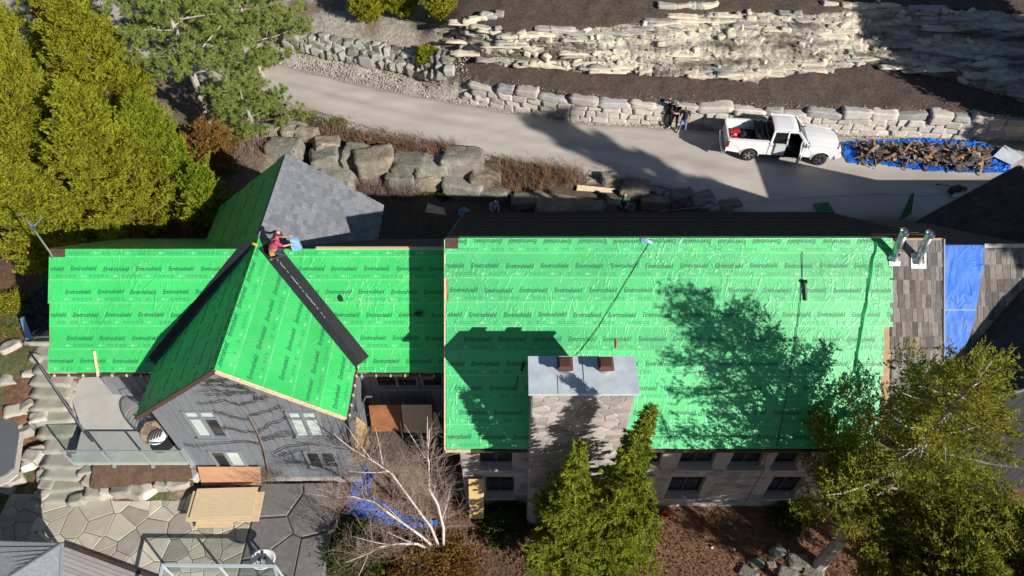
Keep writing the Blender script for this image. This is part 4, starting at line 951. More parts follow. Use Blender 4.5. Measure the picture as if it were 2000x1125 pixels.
# ---------------------------------------------------------------- terrace, steps, patio
ZT, ZP = 2.6, 1.2
def terrace():
    poly = [at_z(px, py, ZT) for px, py in ((143, 903), (372, 903))] + [Vector((GX - 3.33, 13.3, ZT)), Vector((GX - 3.33, 16.25, ZT))] + [at_z(240, 770, ZT), at_z(225, 735, ZT), at_z(126, 738, ZT), at_z(160, 838, ZT)]
    mb = MB(); mb.prism(poly, (0, 0, -.22)); o = tag(mb.build('terrace', M['concrete']), kind='structure')
    mb = MB(); ys = poly[0].y; mb.box(((poly[0].x + poly[1].x) / 2, ys + .35, 1.7), (poly[1].x - poly[0].x - .5, .3, 1.4)); mb.build('terrace_wall', M['concrete'], o)
    # front glass rail
    a, b = poly[0], poly[1]; fx = -.06
    def rail(name, p, q, nposts, h, label, hq=None):
        p, q = Vector(p), Vector(q); hq = hq or h; root = empty(name, p, label=label, cat='railing')
        for k in range(nposts):
            t = k / (nposts - 1); c = p.lerp(q, t); m = MB(); m.box(c + Vector((0, 0, (h - .25) / 2)), (.05, .05, h + .25)); m.build('post', M['steel_rail'], root)
            m = MB(); m.box(c + Vector((0, -.02, -.2)), (.1, .1, .16)); m.build('post_bracket', M['steel_rail'], root)
        for k in range(nposts - 1):
            c0, c1 = p.lerp(q, k / (nposts - 1)), p.lerp(q, (k + 1) / (nposts - 1)); d = (c1 - c0).normalized() * .05; up = Vector((0, 0, 1))
            m = MB(); n = (c1 - c0).cross(up).normalized() * .012; m.prism([c0 + d + up * -.12, c1 - d + up * -.12, c1 - d + up * (h - .02), c0 + d + up * (h - .02)], n); m.build('glass_panel', M['glass_rail'], root)
        m = MB(); m.bar(p + Vector((0, 0, h)), q + Vector((0, 0, h)), .05, .03); m.build('top_rail', M['steel_rail'], root); return root
    rail('glass_railing', a + Vector((.03, -.05, 0)), b + Vector((.0, -.05, 0)), 4, 1.05, 'clear glass railing with metal posts along the front of the concrete terrace')
    rail('glass_railing', b + Vector((.02, .05, 0)), Vector((GX - 3.4, 14.3, ZT)), 2, 1.05, 'short glass railing closing the terrace corner against the gable wall')
    p = at_z(160, 840, ZT) + Vector((0, 0, 0)); q = at_z(88, 712, 3.55) + Vector((0, 0, 0))
    h = .95; root = empty('stair_railing', p, label='sloping glass guard with dark handrail beside the garden steps', cat='railing'); up = Vector((0, 0, 1))
    p0, q0 = at_z(160, 840, ZT + h) - up * h, at_z(74, 712, 3.3 + h) - up * h
    m = MB(); m.bar(p0 + up * h, q0 + up * h, .05, .05); m.build('handrail', M['frame_dark'], root)
    m = MB(); m.bar(p0 + up * (h - .02) + Vector((.05, 0, 0)), q0 + up * (h - .02) + Vector((.05, 0, 0)), .03, .03); m.build('handrail_edge', M['steel_rail'], root)
    n = (q0 - p0).cross(up).normalized() * .012; m = MB(); m.prism([p0 + up * .02, q0 + up * .02, q0 + up * (h - .05), p0 + up * (h - .05)], n); m.build('glass_panel', M['glass_rail'], root)
    for t in (0.0, .5, 1.0): c = p0.lerp(q0, t); m = MB(); m.box(c + up * h * .45, (.05, .05, h * 1.1)); m.build('post', M['frame_dark'], root)
    c = a; m = MB()
    return poly
TERR = terrace()
def steps():
    rs = random.Random(2); root = empty('garden_steps', at_z(130, 975, ZP), label='curving flight of rough stone slab steps beside the terrace', cat='steps')
    rows = [(128, 968, 86, 1.3), (128, 947, 84, 1.45), (127, 925, 84, 1.6), (127, 903, 78, 1.75), (122, 872, 78, 1.95), (114, 842, 78, 2.15), (108, 815, 76, 2.35), (102, 790, 74, 2.55), (100, 765, 74, 2.75), (100, 742, 72, 2.95), (102, 718, 70, 3.12), (96, 690, 66, 3.28), (88, 664, 56, 3.4)]
    for k, (px, py, w, z) in enumerate(rows):
        p = at_z(px, py, z); s = FPX / (p.y * cP + (CAM_H - p.z) * sP); sx = w / s
        o = put_rock('step', M['rock_step'], p - Vector((0, -.16, .16)), (sx * 1.06, .9, .44), rs.uniform(-.08, .08), 900 + k, root, sub=3, boxy=.92, cuts=3, tilt=.015, rough=.008)
    # edging stones
    edge = [(95, 905, 1.6), (90, 925, 1.5), (92, 945, 1.45), (82, 965, 1.35), (62, 985, 1.3), (10, 1018, 1.3), (175, 915, 1.75), (178, 940, 1.6), (70, 700, 3.3), (58, 730, 3.0), (20, 740, 2.9), (52, 790, 2.6), (75, 815, 2.4), (30, 800, 2.5), (62, 890, 1.9), (20, 675, 3.4), (60, 665, 3.4),
            (185, 962, 1.5), (212, 958, 1.5), (238, 955, 1.55), (262, 958, 1.55), (290, 953, 1.55), (318, 945, 1.6), (350, 940, 1.6), (372, 925, 1.7), (150, 975, 1.4), (50, 840, 2.2), (55, 905, 1.7), (30, 935, 1.5), (8, 950, 1.4), (72, 880, 1.9)]
    for k, (px, py, z) in enumerate(edge):
        p = at_z(px, py, z); big = rs.uniform(.5, .85)
        near_bed = 180 < px
        put_rock('edging_stone', M['rock_step'] if k % 3 else M['rock_pale'], p - Vector((0, 0, .12)), (big * (1.15 if near_bed else 1), big * .7, .42), rs.uniform(-.6, .6), 1000 + k, None, 'angular pale stone edging the soil bed below the terrace' if near_bed else 'pale rough edging stone beside the garden steps', 'stone',
                 'stones edging the bed' if near_bed else 'stones along the garden steps', sub=3, boxy=.5, cuts=12, tilt=.2)
    # soil bed below the terrace
    mb = MB(); A = [at_z(183, 905, 2.3), at_z(372, 905, 2.3), at_z(378, 948, 1.55), at_z(172, 962, 1.5)]
    def fn(i, j):
        a = A[3].lerp(A[2], i); b = A[0].lerp(A[1], i); p = a.lerp(b, j); return p + Vector((0, 0, .08 * mnoise.noise((p.x * 2, p.y * 3, 1)) - .02))
    mb.grid(fn, 40, 14); tag(mb.build('planting_bed', pmat('bed_soil', (.13, .075, .05), (.075, .046, .032), 5, .95, .8, 14, bdist=.06), None, True), kind='structure')
steps()
def patio():
    rs = random.Random(9); ax, bx = -20.5, -7.2; ay, by = 8.2, 12.2
    mb = MB(); mb.prism([(ax, ay, ZP), (bx - 3.2, ay, ZP), (bx - 3.2, by + .3, ZP), (ax, by + .25, ZP)], (0, 0, -.2)); o = tag(mb.build('patio', M['flag_joint']), kind='structure')
    rect = (ax, ay, bx - 3.2, by + .2); seeds = jitter_seeds(rs, rect, 1.0, .8, 1.0)
    seeds += [(rs.uniform(ax, bx - 3), rs.uniform(ay, by)) for _ in range(40)]
    O = Vector((0, 0, ZP)); u, w, n = Vector((1, 0, 0)), Vector((0, 1, 0)), Vector((0, 0, 1))
    for poly in voronoi_cells(seeds, rect, .024, 1.0):
        if poly: link('flagstone', stone_mesh(poly, O, u, w, n, rs.uniform(.018, .034), rs, .02), M['flag'], o)
    # dark bedrock sheets between patio and gable
    rect = (-10.4, 8.4, -7.1, 12.9); mk = pmat('dark_slab', (.24, .225, .205), (.15, .145, .14), 2.2, .9, .7, 14, c3=(.19, .18, .17), detail=10, island=.12)
    mb = MB(); mb.box((-8.75, 10.65, .98), (3.3, 4.5, .3)); o2 = tag(mb.build('rock_apron', mk), kind='structure')
    for poly in voronoi_cells([(-9.6, 12.2), (-9.5, 10.7), (-8.1, 11.5), (-7.7, 9.9), (-9.3, 9.0), (-7.5, 12.6), (-8.8, 9.9)], rect, .05, 1.0):
        if poly: link('bedrock_slab', stone_mesh(poly, Vector((0, 0, 1.13)), u, w, n, rs.uniform(.06, .1), rs, .04), mk, o2)
patio()
# lower left: little roof, deck, glass railing, dish
def lower_left():
    root = empty('garden_pavilion', at_z(40, 1150, ZP), label='small shingled pavilion roof over the corner of the patio', cat='pavilion')
    zr = 3.6; a = at_z(122, 1060, zr); b = at_z(-60, 1054, zr); c = at_z(20, 1125, zr - .55); d = at_z(-60, 1180, zr - 1.2)
    mb = MB(); e = at_z(118, 1150, zr - 1.1)
    mb.add([b, a, c, d], [(0, 1, 2, 3)]); mb.add([a, e, c], [(0, 1, 2)]); f = at_z(60, 1225, zr - 1.9); mb.add([c, e, f, d], [(0, 1, 2, 3)])
    r = mb.build('roof', M['shingle_grey'], root)
    n1 = (a - b).cross(d - b).normalized(); n1 = n1 if n1.z > 0 else -n1
    for k in range(9):
        p, q = b.lerp(d, k / 9), a.lerp(c, k / 9); m = MB(); m.bar(p + n1 * .02, q + n1 * .02, .02, .03); m.build('shingle_course', M['shingle_shaded'], r)
    m = MB(); m.bar(a + n1 * .03, c + n1 * .03, .09, .05); m.bar(a, e, .06, .1); m.build('edge_trim', M['trim_grey'], r)
    for q in (at_z(118, 1075, ZP), at_z(8, 1090, ZP)):
        m = MB(); m.bar(q, Vector((q.x, q.y, 3.0)), .12); m.build('post', M['trim_grey'], root)
    p0, p1, p2 = at_z(128, 1068, ZP + .12), at_z(300, 1132, ZP + .12), at_z(110, 1160, ZP + .12)
    deck = empty('wooden_deck', p0, label='grey plank deck beside the flagstone patio', cat='deck')
    u = (p1 - p0); w = Vector((u.y, -u.x, 0)).normalized()
    for k in range(14):
        q = p0 + w * (.15 * k + .08); m = MB(); m.bar(q, q + u * 1.25, .138, .04); m.build('deck_board', M['deck_grey'], deck)
    m = MB(); m.bar(p0 - w * .06, p0 + u * 1.25 - w * .06, .12, .1); m.build('edge_beam', M['fascia'], deck)
    # lower glass railing seen from above
    z = ZP + 1.1; A, B = at_z(316, 1104, z), at_z(538, 1106, z); A2, B2 = at_z(300, 1190, z), at_z(560, 1190, z)
    rr = empty('patio_railing', A - Vector((0, 0, 1.1)), label='white framed glass railing standing on the flagstone patio edge', cat='railing')
    m = MB(); m.bar(A, B, .1, .06); m.bar(A + Vector((.03, -.03, 0)), A2, .09, .055); m.bar(B + Vector((-.03, -.03, 0)), B2, .09, .055); m.build('top_rail', M['trim_white'], rr)
    for k, q in enumerate((A, A.lerp(B, .5), B)):
        m = MB(); m.box(q - Vector((0, 0, .55)), (.06, .06, 1.06)); m.build('post', M['trim_white'], rr)
    for s in (0, 1):
        p, q = A.lerp(B, s * .5), A.lerp(B, s * .5 + .5); d = (q - p).normalized() * .06; m = MB(); m.prism([p + d - Vector((0, 0, .98)), q - d - Vector((0, 0, .98)), q - d - Vector((0, 0, .05)), p + d - Vector((0, 0, .05))], (0, .012, 0)); m.build('glass_panel', M['glass_rail'], rr)
    # dish
    c = at_z(513, 1092, ZP + .85); dr = empty('satellite_dish', Vector((c.x, c.y, ZP)), label='white round satellite dish on a post beside the glass patio railing', cat='satellite dish')
    Mx = Matrix.Rotation(R(-16), 3, 'X') @ Matrix.Rotation(R(8), 3, 'Y'); m = MB()
    m.lathe([(.0, -.1), (.2, -.085), (.38, -.03), (.46, .02), (.465, .03), (.38, -.015), (.2, -.07), (0, -.085)], c, 28, M=Mx); m.build('dish', M['white_paint'], dr, True)
    m = MB(); m.tube([Vector((c.x, c.y, ZP)), c - Vector((0, 0, .08))], .035, 8); m.build('post', M['trim_grey'], dr)
    m = MB(); m.bar(c + Mx @ Vector((0, -.4, 0)), c + Mx @ Vector((0, -.05, .42)), .03); m.box(c + Mx @ Vector((0, -.02, .44)), (.09, .12, .08)); m.box(c + Mx @ Vector((-.1, 0, .02)), (.12, .18, .05)); m.box(c + Mx @ Vector((.08, .05, .02)), (.1, .1, .06)); m.build('receiver_arm', M['frame_dark'], dr)
M['trim_white'] = pmat('white_rail', (.50, .55, .60), (.45, .5, .55), 3, .4)
lower_left()
# spa at the far left
def spa():
    root = empty('covered_spa', at_z(5, 880, 2.1), label='sunken spa with flat grey cover and pale stone rim', cat='spa')
    rim = [at_z(a, b, 2.2) for a, b in ((-60, 815), (20, 820), (36, 832), (40, 850), (30, 918), (15, 930), (-60, 960))]
    c = sum(rim, Vector()) / len(rim)
    mb = MB(); mb.prism([c + (p - c) * 1.22 for p in rim], (0, 0, .06)); mb.build('stone_rim', M['rock_pale'], root)
    mb = MB(); mb.prism([p + Vector((0, 0, .07)) for p in rim], (0, 0, .1)); mb.build('cover', pmat('spa_cover', (.13, .135, .145), (.115, .12, .13), 2, .6), root)
spa()
# hanging egg chair on the terrace
def egg_chair():
    b = at_z(318, 868, ZT); root = empty('egg_chair', b, label='woven egg shaped hanging chair on the terrace by the gable wall', cat='chair')
    c = b + Vector((0, 0, .95)); rx, rz = .48, .62; rot = Matrix.Rotation(R(205), 3, 'Z')
    mb = MB(); nu, nv = 30, 16
    def pt(i, j):
        th = -2.0 + 4.0 * i / nu; ph = -1.25 + 2.5 * j / nv
        return c + rot @ Vector((rx * math.cos(ph) * math.sin(th), -rx * math.cos(ph) * math.cos(th) * .95, rz * math.sin(ph)))
    for i in range(0, nu + 1): mb.tube([pt(i, j) for j in range(nv + 1)], .011, 4)
    for j in range(0, nv + 1): mb.tube([pt(i, j) for i in range(nu + 1)], .011, 4)
    mb.build('woven_shell', pmat('wicker', (.34, .25, .16), (.24, .17, .11), 8, .8), root)
    mb = MB(); mb.lathe([(0, 0), (.33, .02), (.36, .08), (.3, .13), (0, .14)], c + Vector((0, 0, -.42)), 18); cu = mb.build('seat_cushion', M['white_paint'], root, True)
    for k in range(5):
        m = MB(); m.box(c + rot @ Vector((-.22 + .11 * k, -.12, -.26)), (.035, .5, .02)); m.build('cushion_stripe', M['frame_dark'], cu)
    mb = MB(); mb.tube([b + Vector((.1, .55, .03)), b + Vector((.1, .62, 1.2)), b + Vector((.06, .5, 1.9)), b + Vector((0, .05, 2.0))], .03, 8); mb.lathe([(0, 0), (.5, 0), (.5, .03), (0, .04)], b + Vector((0, .1, 0)), 20); mb.tube([b + Vector((0, .05, 2.0)), c + Vector((0, 0, rz - .02))], .012, 5); mb.build('stand', M['frame_dark'], root)
egg_chair()
# antenna mast at the cottage's far corner
def mast():
    b = Vector((LX0 - .12, LR_Y - .3, 6.6)); root = empty('antenna_mast', b, label='bent grey mast with short arms at the corner of the green roof', cat='antenna')
    t = at_y(52, 428, b.y + .25); m = at_y(97, 492, b.y); mb = MB(); mb.tube([b, m, t], .035, 8); mb.build('pole', M['galv'], root)
    mb = MB(); k = m.lerp(t, .75); mb.tube([k, k + Vector((.38, .3, .25))], .022, 6); mb.box(k, (.16, .14, .22)); mb.tube([t, t + Vector((-.35, .12, .2))], .02, 6); mb.build('arm', M['galv'], root)
mast()
# plywood and sheets
def sheet(name, corners, th, mat, label, cat='board', group=None, edge=True):
    c = [Vector(p) for p in corners]; n = (c[1] - c[0]).cross(c[3] - c[0]).normalized()
    mb = MB(); mb.prism(c, n * -th); return tag(mb.build(name, M[mat]), label, cat, group)
def ply_stack():
    rs = random.Random(4)
    z = ZP + .05
    for k in range(8):
        a = .02 * rs.uniform(-1, 1); cx, cy = at_z(436, 985, z).x, at_z(436, 985, z).y
        M3 = Matrix.Rotation(R(1.5) + a, 3, 'Z'); h = .03; off = Vector((-.06 + rs.uniform(-.05, .05), -.36 + .055 * k + rs.uniform(-.02, .02), 0))
        if k in (2, 3): off += Vector((.4, .08, 0))
        if k == 7: off += Vector((.08, .02, 0))
        mb = MB(); mb.box(Vector((cx, cy, z + .05)) + off, (2.44 if k not in (0, 1, 4) else 1.5, 1.22, .028), M3)
        tag(mb.build('plywood_sheet', M['ply']), ['plywood sheet at the bottom of the patio pile', 'plywood sheet inside the pile on the flagstone patio', 'plywood sheet jutting from the right side of the patio pile', 'plywood sheet inside the pile on the flagstone patio', 'plywood sheet inside the pile on the flagstone patio', 'plywood sheet inside the pile on the flagstone patio', 'plywood sheet inside the pile on the flagstone patio', 'whole pale plywood sheet on top of the patio pile'][k], 'plywood', 'plywood sheets piled on the patio')
        z += .055
    ZK = z
    y = 12.55; A = at_y(384, 948, y - .25); p = [at_y(394, 948, 12.75), at_y(511, 947, 12.75), at_y(508, 912, 13.05), at_y(386, 912, 13.05)]
    sheet('leaning_plywood', p, .02, 'ply_red', 'reddish plywood sheet leaning on the gable wall behind the pile', 'plywood')
    mb = MB(); mb.box(at_z(436, 985, ZP) + Vector((0, .3, .02)), (1.9, .1, .1)); mb.box(at_z(436, 985, ZP) + Vector((0, -.4, .02)), (1.9, .1, .1)); tag(mb.build('timber_bearers', M['ply_edge']), 'timber bearers under the plywood pile on the patio', 'timber')
ply_stack()
sheet('osb_offcut', [at_y(697, 898, 12.9), at_y(722, 872, 12.75), at_y(714, 830, 12.95), at_y(696, 815, 13.0), at_y(690, 865, 13.0)], .02, 'osb', 'pointed strand board offcut leaning at the corner of the grey gable', 'board')
sheet('stained_plywood', [at_y(727, 843, 15.2), at_y(786, 842, 15.2), at_y(781, 791, 15.6), at_y(720, 792, 15.6)], .03, 'ply_brown', 'dark stained plywood sheet screening the gap under the eave', 'plywood')
sheet('screen_plywood', [at_y(789, 845, 15.2), at_y(845, 846, 15.2), at_y(843, 791, 15.6), at_y(783, 791, 15.6)], .03, 'ply', 'tan plywood sheet beside the stained one under the eave', 'plywood')
sheet('screen_offcut', [at_y(847, 846, 15.25), at_y(866, 846, 15.25), at_y(852, 806, 15.6), at_y(846, 804, 15.6)], .03, 'ply_edge', 'narrow pale wood offcut next to the screening plywood', 'board')
sheet('tall_osb', [at_y(917, 1013, 11.7), at_y(945, 1013, 11.7), at_y(945, 936, 12.3), at_y(915, 936, 12.3)], .02, 'osb', 'tall strand board panel leaning below the stone house window', 'board')
sheet('yellow_board', [at_y(1243, 972, 12.2), at_y(1272, 976, 12.2), at_y(1281, 931, 12.42), at_y(1250, 931, 12.42)], .02, 'ply', 'pale yellow board behind the spruce against the stone wall', 'board')
# ================================================================ trees and plants
LEAF = {
 'cedar': leafmat('cedar_leaf', (.12, .145, .016), (.28, .30, .028), (.46, .43, .042), .45),
 'cedar_deep': leafmat('cedar_leaf_green', (.09, .14, .015), (.22, .28, .025), (.39, .41, .04), .45),
 'cedar_olive': leafmat('cedar_leaf_olive', (.09, .105, .02), (.215, .225, .035), (.39, .36, .055), .45),
 'pine': leafmat('pine_needle', (.12, .175, .055), (.27, .34, .09), (.45, .48, .14), .48),
 'spruce': leafmat('spruce_needle', (.085, .12, .018), (.22, .27, .03), (.40, .41, .05), .44),
 'shrub': leafmat('shrub_leaf', (.03, .05, .012), (.07, .10, .02), (.12, .15, .03), .3),
 'rust': leafmat('rusty_leaf', (.10, .06, .02), (.22, .12, .035), (.30, .18, .05), .3),
 'moss': leafmat('grass_blade', (.06, .09, .015), (.15, .18, .03), (.22, .22, .05), .3),
}
def leaf_mesh(P, D, Nn, L, Wd, name='crown'):
    """pointed leaves: P base, D direction, Nn side direction, lengths L, widths Wd"""
    n = len(P); D = D / np.linalg.norm(D, axis=1, keepdims=True); S = np.cross(D, Nn); S /= np.linalg.norm(S, axis=1, keepdims=True) + 1e-9
    L = L[:, None]; Wd = Wd[:, None]; V = np.empty((n, 3, 3))
    V[:, 0] = P - S * Wd * .55; V[:, 1] = P + S * Wd * .55; V[:, 2] = P + D * L
    return np_mesh(name, V.reshape(-1, 3), np.arange(n * 3).reshape(n, 3))
def tree(name, label, base, H, Rr, kind, leaf, seed, nb=200, leaves=60000, prof=.75, low=.08, rise=.25, lean=(0, 0), bark='bark', group=None, leafL=.105, leafW=.055, bare=0.0, cat='tree', clump=.155, limb=.02, thin=0.0):
    rs = np.random.RandomState(seed); base = Vector(base); root = empty(name, base, label=label, cat=cat, group=group)
    leaves = int(leaves * (1.55 if H < 40 else 1)); B = np.array(base); lean = np.array([lean[0], lean[1], 0.0])
    trunk = lambda f: B + np.array([0, 0, H]) * f + lean * f ** 1.3 + np.array([.12 * math.sin(f * 7 + seed), .12 * math.cos(f * 5 + seed), 0]) * f
    mb = MB(); k = 9; tr = max(.08, H * .017)
    mb.tube([Vector(trunk(i / k)) - Vector((0, 0, .2 if i == 0 else 0)) for i in range(k + 1)], [tr * (1.15 - 1.08 * i / k) + .012 for i in range(k + 1)], 8)
    Pp, Dd = [], []; per = None
    br = []
    for i in range(nb):
        f = low + (1 - low) * ((i + rs.rand()) / nb) ** .92
        az = i * 2.39996 + rs.normal(0, .35)
        if kind == 'cedar': r = Rr * (max(0.02, 1 - f) ** prof) * (1 - .55 * max(0, .22 - f) / .22) * (rs.uniform(.5, 1.15) if bare < .09 else rs.uniform(.4, 1.25))
        elif kind == 'spruce': r = Rr * (1 - f) ** .95 * rs.uniform(.4, 1.2) + .06
        else: r = Rr * (math.sin(min(1, (1 - f) * 1.15 + .12) * 1.55)) ** .8 * rs.uniform(.45, 1.1)
        r = max(.15, r); o = trunk(f); d = np.array([math.cos(az), math.sin(az), 0])
        upk = {'cedar': rise, 'spruce': -.28 + .55 * f, 'pine': .18 + rs.normal(0, .12)}[kind]
        n = 5; pts = []
        for j in range(n + 1):
            t = j / n
            zz = r * (upk * t + ({'cedar': .25, 'spruce': .18, 'pine': .12}[kind]) * t * t)
            pts.append(o + d * r * t + np.array([0, 0, zz]) + rs.normal(0, .03, 3) * (t * r * .5))
        br.append((f, r, pts))
        if rs.rand() < (.55 if kind != 'pine' else 1): mb.tube([Vector(p) for p in pts], [max(.008, limb * (r / 2.5) * (1.25 - t / n)) for t in range(n + 1)], 4, cap=False)
    tot = sum(r ** 1.25 for f, r, p in br); dead = rs.rand(nb) < bare; Nl = []
    for i, (f, r, pts) in enumerate(br):
        if dead[i]: continue
        m = max(8, int(leaves * r ** 1.25 / tot * (1 - thin * float(smooth(.35, .7, f))))); pts = np.array(pts)
        dirv = pts[-1] - pts[0]; dirv /= np.linalg.norm(dirv) + 1e-9; sd = np.cross(dirv, [0, 0, 1]); sd /= np.linalg.norm(sd) + 1e-9
        if kind != 'pine':                            # feathery fans of side twigs along each bough
            cd = kind == 'cedar'; nt_ = max(6, int(r / (.055 if cd else .07))); tt = ((np.arange(nt_) + rs.rand(nt_)) / nt_) ** (.75 if cd else 1) * .93 + .1; sg = np.where(np.arange(nt_) % 2, 1, -1)
            tl = ((.30 if cd else .42) * r * (1.15 - tt) + (.16 if cd else .09)) * rs.uniform(.45, 1.25, nt_)
            tw = dirv * rs.uniform(.3, 1.0, nt_)[:, None] + np.outer(sg, sd) * rs.uniform(.5, 1.1, nt_)[:, None] + np.outer(rs.normal(.28, .5, nt_) if cd else rs.normal(-.12, .16, nt_), [0, 0, 1])
            if cd: tw += rs.normal(0, .25, (nt_, 3))
            tn = rs.normal(0, .5, (nt_, 3)) + np.array([.38, -.5, .65])
            pr = tl / tl.sum(); ti = rs.choice(nt_, m, p=pr); t = np.clip(tt[ti], 0, 1); a = rs.rand(m) ** .8; idx = np.clip((t * 5).astype(int), 0, 4); fr = (t * 5 - idx)[:, None]
            la = (tl[ti] * a)[:, None]; C = pts[idx] * (1 - fr) + pts[idx + 1] * fr + tw[ti] * la
            C[:, 2] += ((.35 * la ** 1.5) if cd else (-.3 * la))[:, 0]
            wd = (clump * .55 * (1.05 - a) + .012) if cd else .02 * np.ones(m)
            Pp.append(C + rs.normal(0, 1, (m, 3)) * wd[:, None]); Dd.append(tw[ti] * .8 + rs.normal(0, .55, (m, 3)) + [0, 0, .25 if cd else .05]); Nl.append(tn[ti] + rs.normal(0, .4, (m, 3))); continue
        nc = max(2, int(r / (.27 if kind != 'pine' else .34)) + 2)
        if bare > .09: nc = max(3, int(r / .3))
        ct = (rs.rand(nc) ** .5) * .75 + .28; side = rs.normal(0, .2, nc) * r
        ci = rs.randint(0, nc, m); t = np.clip(ct[ci], 0, 1.05)
        idx = np.clip((t * 5).astype(int), 0, 4); fr = (t * 5 - idx)[:, None]
        C = pts[idx] * (1 - fr) + pts[idx + 1] * fr + sd * (side[ci] * t)[:, None]
        cn = rs.normal(0, .6, (nc, 3)) + np.array([.35, -.5, .65]) + dirv * .2; cz = rs.uniform(.55, 1.35, nc)
        if kind == 'pine':                            # round tufts of needles
            tuft = rs.randint(0, 4, m) + ci * 4; off = np.random.RandomState(seed * 7 + i).normal(0, 1, (nc * 4, 3)) * [.24, .24, .12]
            C = C + off[tuft]; Pp.append(C + rs.normal(0, .03, (m, 3))); Dd.append(rs.normal(0, 1, (m, 3)) + np.array([0, 0, .6]) + dirv * .6); Nl.append(rs.normal(0, .8, (m, 3)) + [.3, -.4, .5])
        else:                                         # cedar sprays: each clump a small fan with its own tilt
            G = rs.normal(0, 1, (m, 3)) * clump * cz[ci][:, None]; un = cn / np.linalg.norm(cn, axis=1, keepdims=True); G = G - un[ci] * (np.sum(G * un[ci], 1) * .6)[:, None]
            Pp.append(C + G); Dd.append(G / clump * .6 + dirv * .7 + rs.normal(0, .5, (m, 3)) + [0, 0, .3]); Nl.append(cn[ci] + rs.normal(0, .45, (m, 3)))
    P = np.concatenate(Pp); D = np.concatenate(Dd); Nn = np.concatenate(Nl); n = len(P)
    L = leafL * rs.uniform(.4, 1.6, n); Wd = leafW * rs.uniform(.6, 1.3, n)
    mb.build('trunk', M[bark], root)
    link('crown', leaf_mesh(P, D, Nn, L, Wd), LEAF[leaf], root)
    return root
gh = lambda x, y: float(base_h(x, y)) - .05
def T(x, y): return (x, y, gh(x, y))
G1 = 'cedars on the slope behind the cottage'
CED = 'dense yellow green cedar crowding the slope behind the cottage'
# left wood
tree('cedar_tree', 'tall yellow green cedar leaning over the dark rear slope of the cottage', T(-18.2, 24.6), 9.0, 2.9, 'cedar', 'cedar', 1, 216, 80000, .62, group=G1, bare=.085, limb=.035)
tree('cedar_tree', 'bright green cedar between the yellow cedars and the rusty one', T(-17.0, 26.6), 7.0, 2.3, 'cedar', 'cedar_deep', 2, 201, 72000, .62, group=G1, bare=.085, limb=.035)
tree('cedar_tree', 'tall yellow green cedar next to the bent antenna mast', T(-21.8, 26.2), 10.5, 3.0, 'cedar', 'cedar', 3, 216, 80000, .62, group=G1, bare=.085, limb=.035)
tree('cedar_tree', 'yellow green cedar in the middle of the wood beside the pines', T(-20.0, 29.8), 10.5, 3.1, 'cedar', 'cedar', 4, 216, 80000, .62, group=G1, bare=.085, limb=.035)
tree('cedar_tree', 'yellow green cedar deep in the wood away from the houses', T(-24.4, 30.8), 11.0, 3.2, 'cedar', 'cedar', 6, 201, 60000, .62, group=G1, bare=.085, limb=.035)
tree('cedar_tree', 'yellow green cedar at the far end of the wood near the driveway', T(-22.9, 34.2), 10.0, 3.0, 'cedar', 'cedar', 7, 187, 60000, .62, group=G1, bare=.085, limb=.035)
tree('cedar_tree', 'low cedar with bare limbs beside the roof corner mast', T(-20.7, 22.6), 6.4, 2.3, 'cedar', 'cedar', 5, 220, 42000, .6, group=G1, bare=.12)
tree('cedar_tree', 'small bright cedar at the edge of the wood next to the dark gable slope', T(-14.6, 24.9), 4.0, 1.6, 'cedar', 'cedar_deep', 8, 180, 30000, .6, group=G1)
tree('rusty_cedar', 'rusty brown tinged cedar growing under the pine', T(-15.8, 29.3), 3.2, 1.9, 'cedar', 'rust', 9, 80, 14000, .6, low=.1)
tree('white_pine', 'airy pale green pine with a bare grey trunk beside the driveway', T(-17.2, 33.3), 11.8, 4.4, 'pine', 'pine', 11, 58, 60000, bark='bark_pale', leafL=.17, leafW=.04, low=.36, limb=.038)
tree('white_pine', 'second pale pine standing behind the first at the bend', T(-15.6, 38.6), 8.5, 3.3, 'pine', 'pine', 12, 60, 52000, bark='bark_pale', leafL=.19, leafW=.042, low=.15, limb=.03)
tree('young_pine', 'young pine spreading over the driveway edge by the boulders', T(-14.5, 32.6), 4.4, 2.4, 'pine', 'pine', 13, 34, 22000, bark='bark_pale', leafL=.19, leafW=.035, low=.12, limb=.025)
# shrubs on the cliff
for k, (px, py, z, h, r) in enumerate(((722, 48, 6.0, 2.4, 1.25), (790, 42, 6.1, 2.6, 1.4), (862, 52, 6.6, 2.4, 1.1), (835, 122, 5.2, 1.0, .6))):
    p = at_z(px, py, z)
    tree('cliff_cedar', ['bushy yellow green cedar on the ledge next to the bare scree', 'bushy yellow green cedar between two others on the ledge', 'bushy yellow green cedar next to the dark soil bank', 'little yellow green bush rooted in the grey rock ledge'][k], (p.x, p.y, gh(p.x, p.y)), h, r, 'cedar', 'cedar', 20 + k, 120, 16000, .5, low=.02, cat='shrub')
# spruces in front of the chimney
tree('spruce_tree', 'pointed spruce rising in front of the stone chimney on its left side', T(2.0, 10.2), 9.6, 1.95, 'spruce', 'spruce', 31, 150, 64000, leafL=.10, leafW=.045)
tree('spruce_tree', 'taller pointed spruce reaching the right end of the chimney cap', T(3.75, 10.15), 11.6, 1.85, 'spruce', 'spruce', 32, 165, 70000, leafL=.10, leafW=.045)
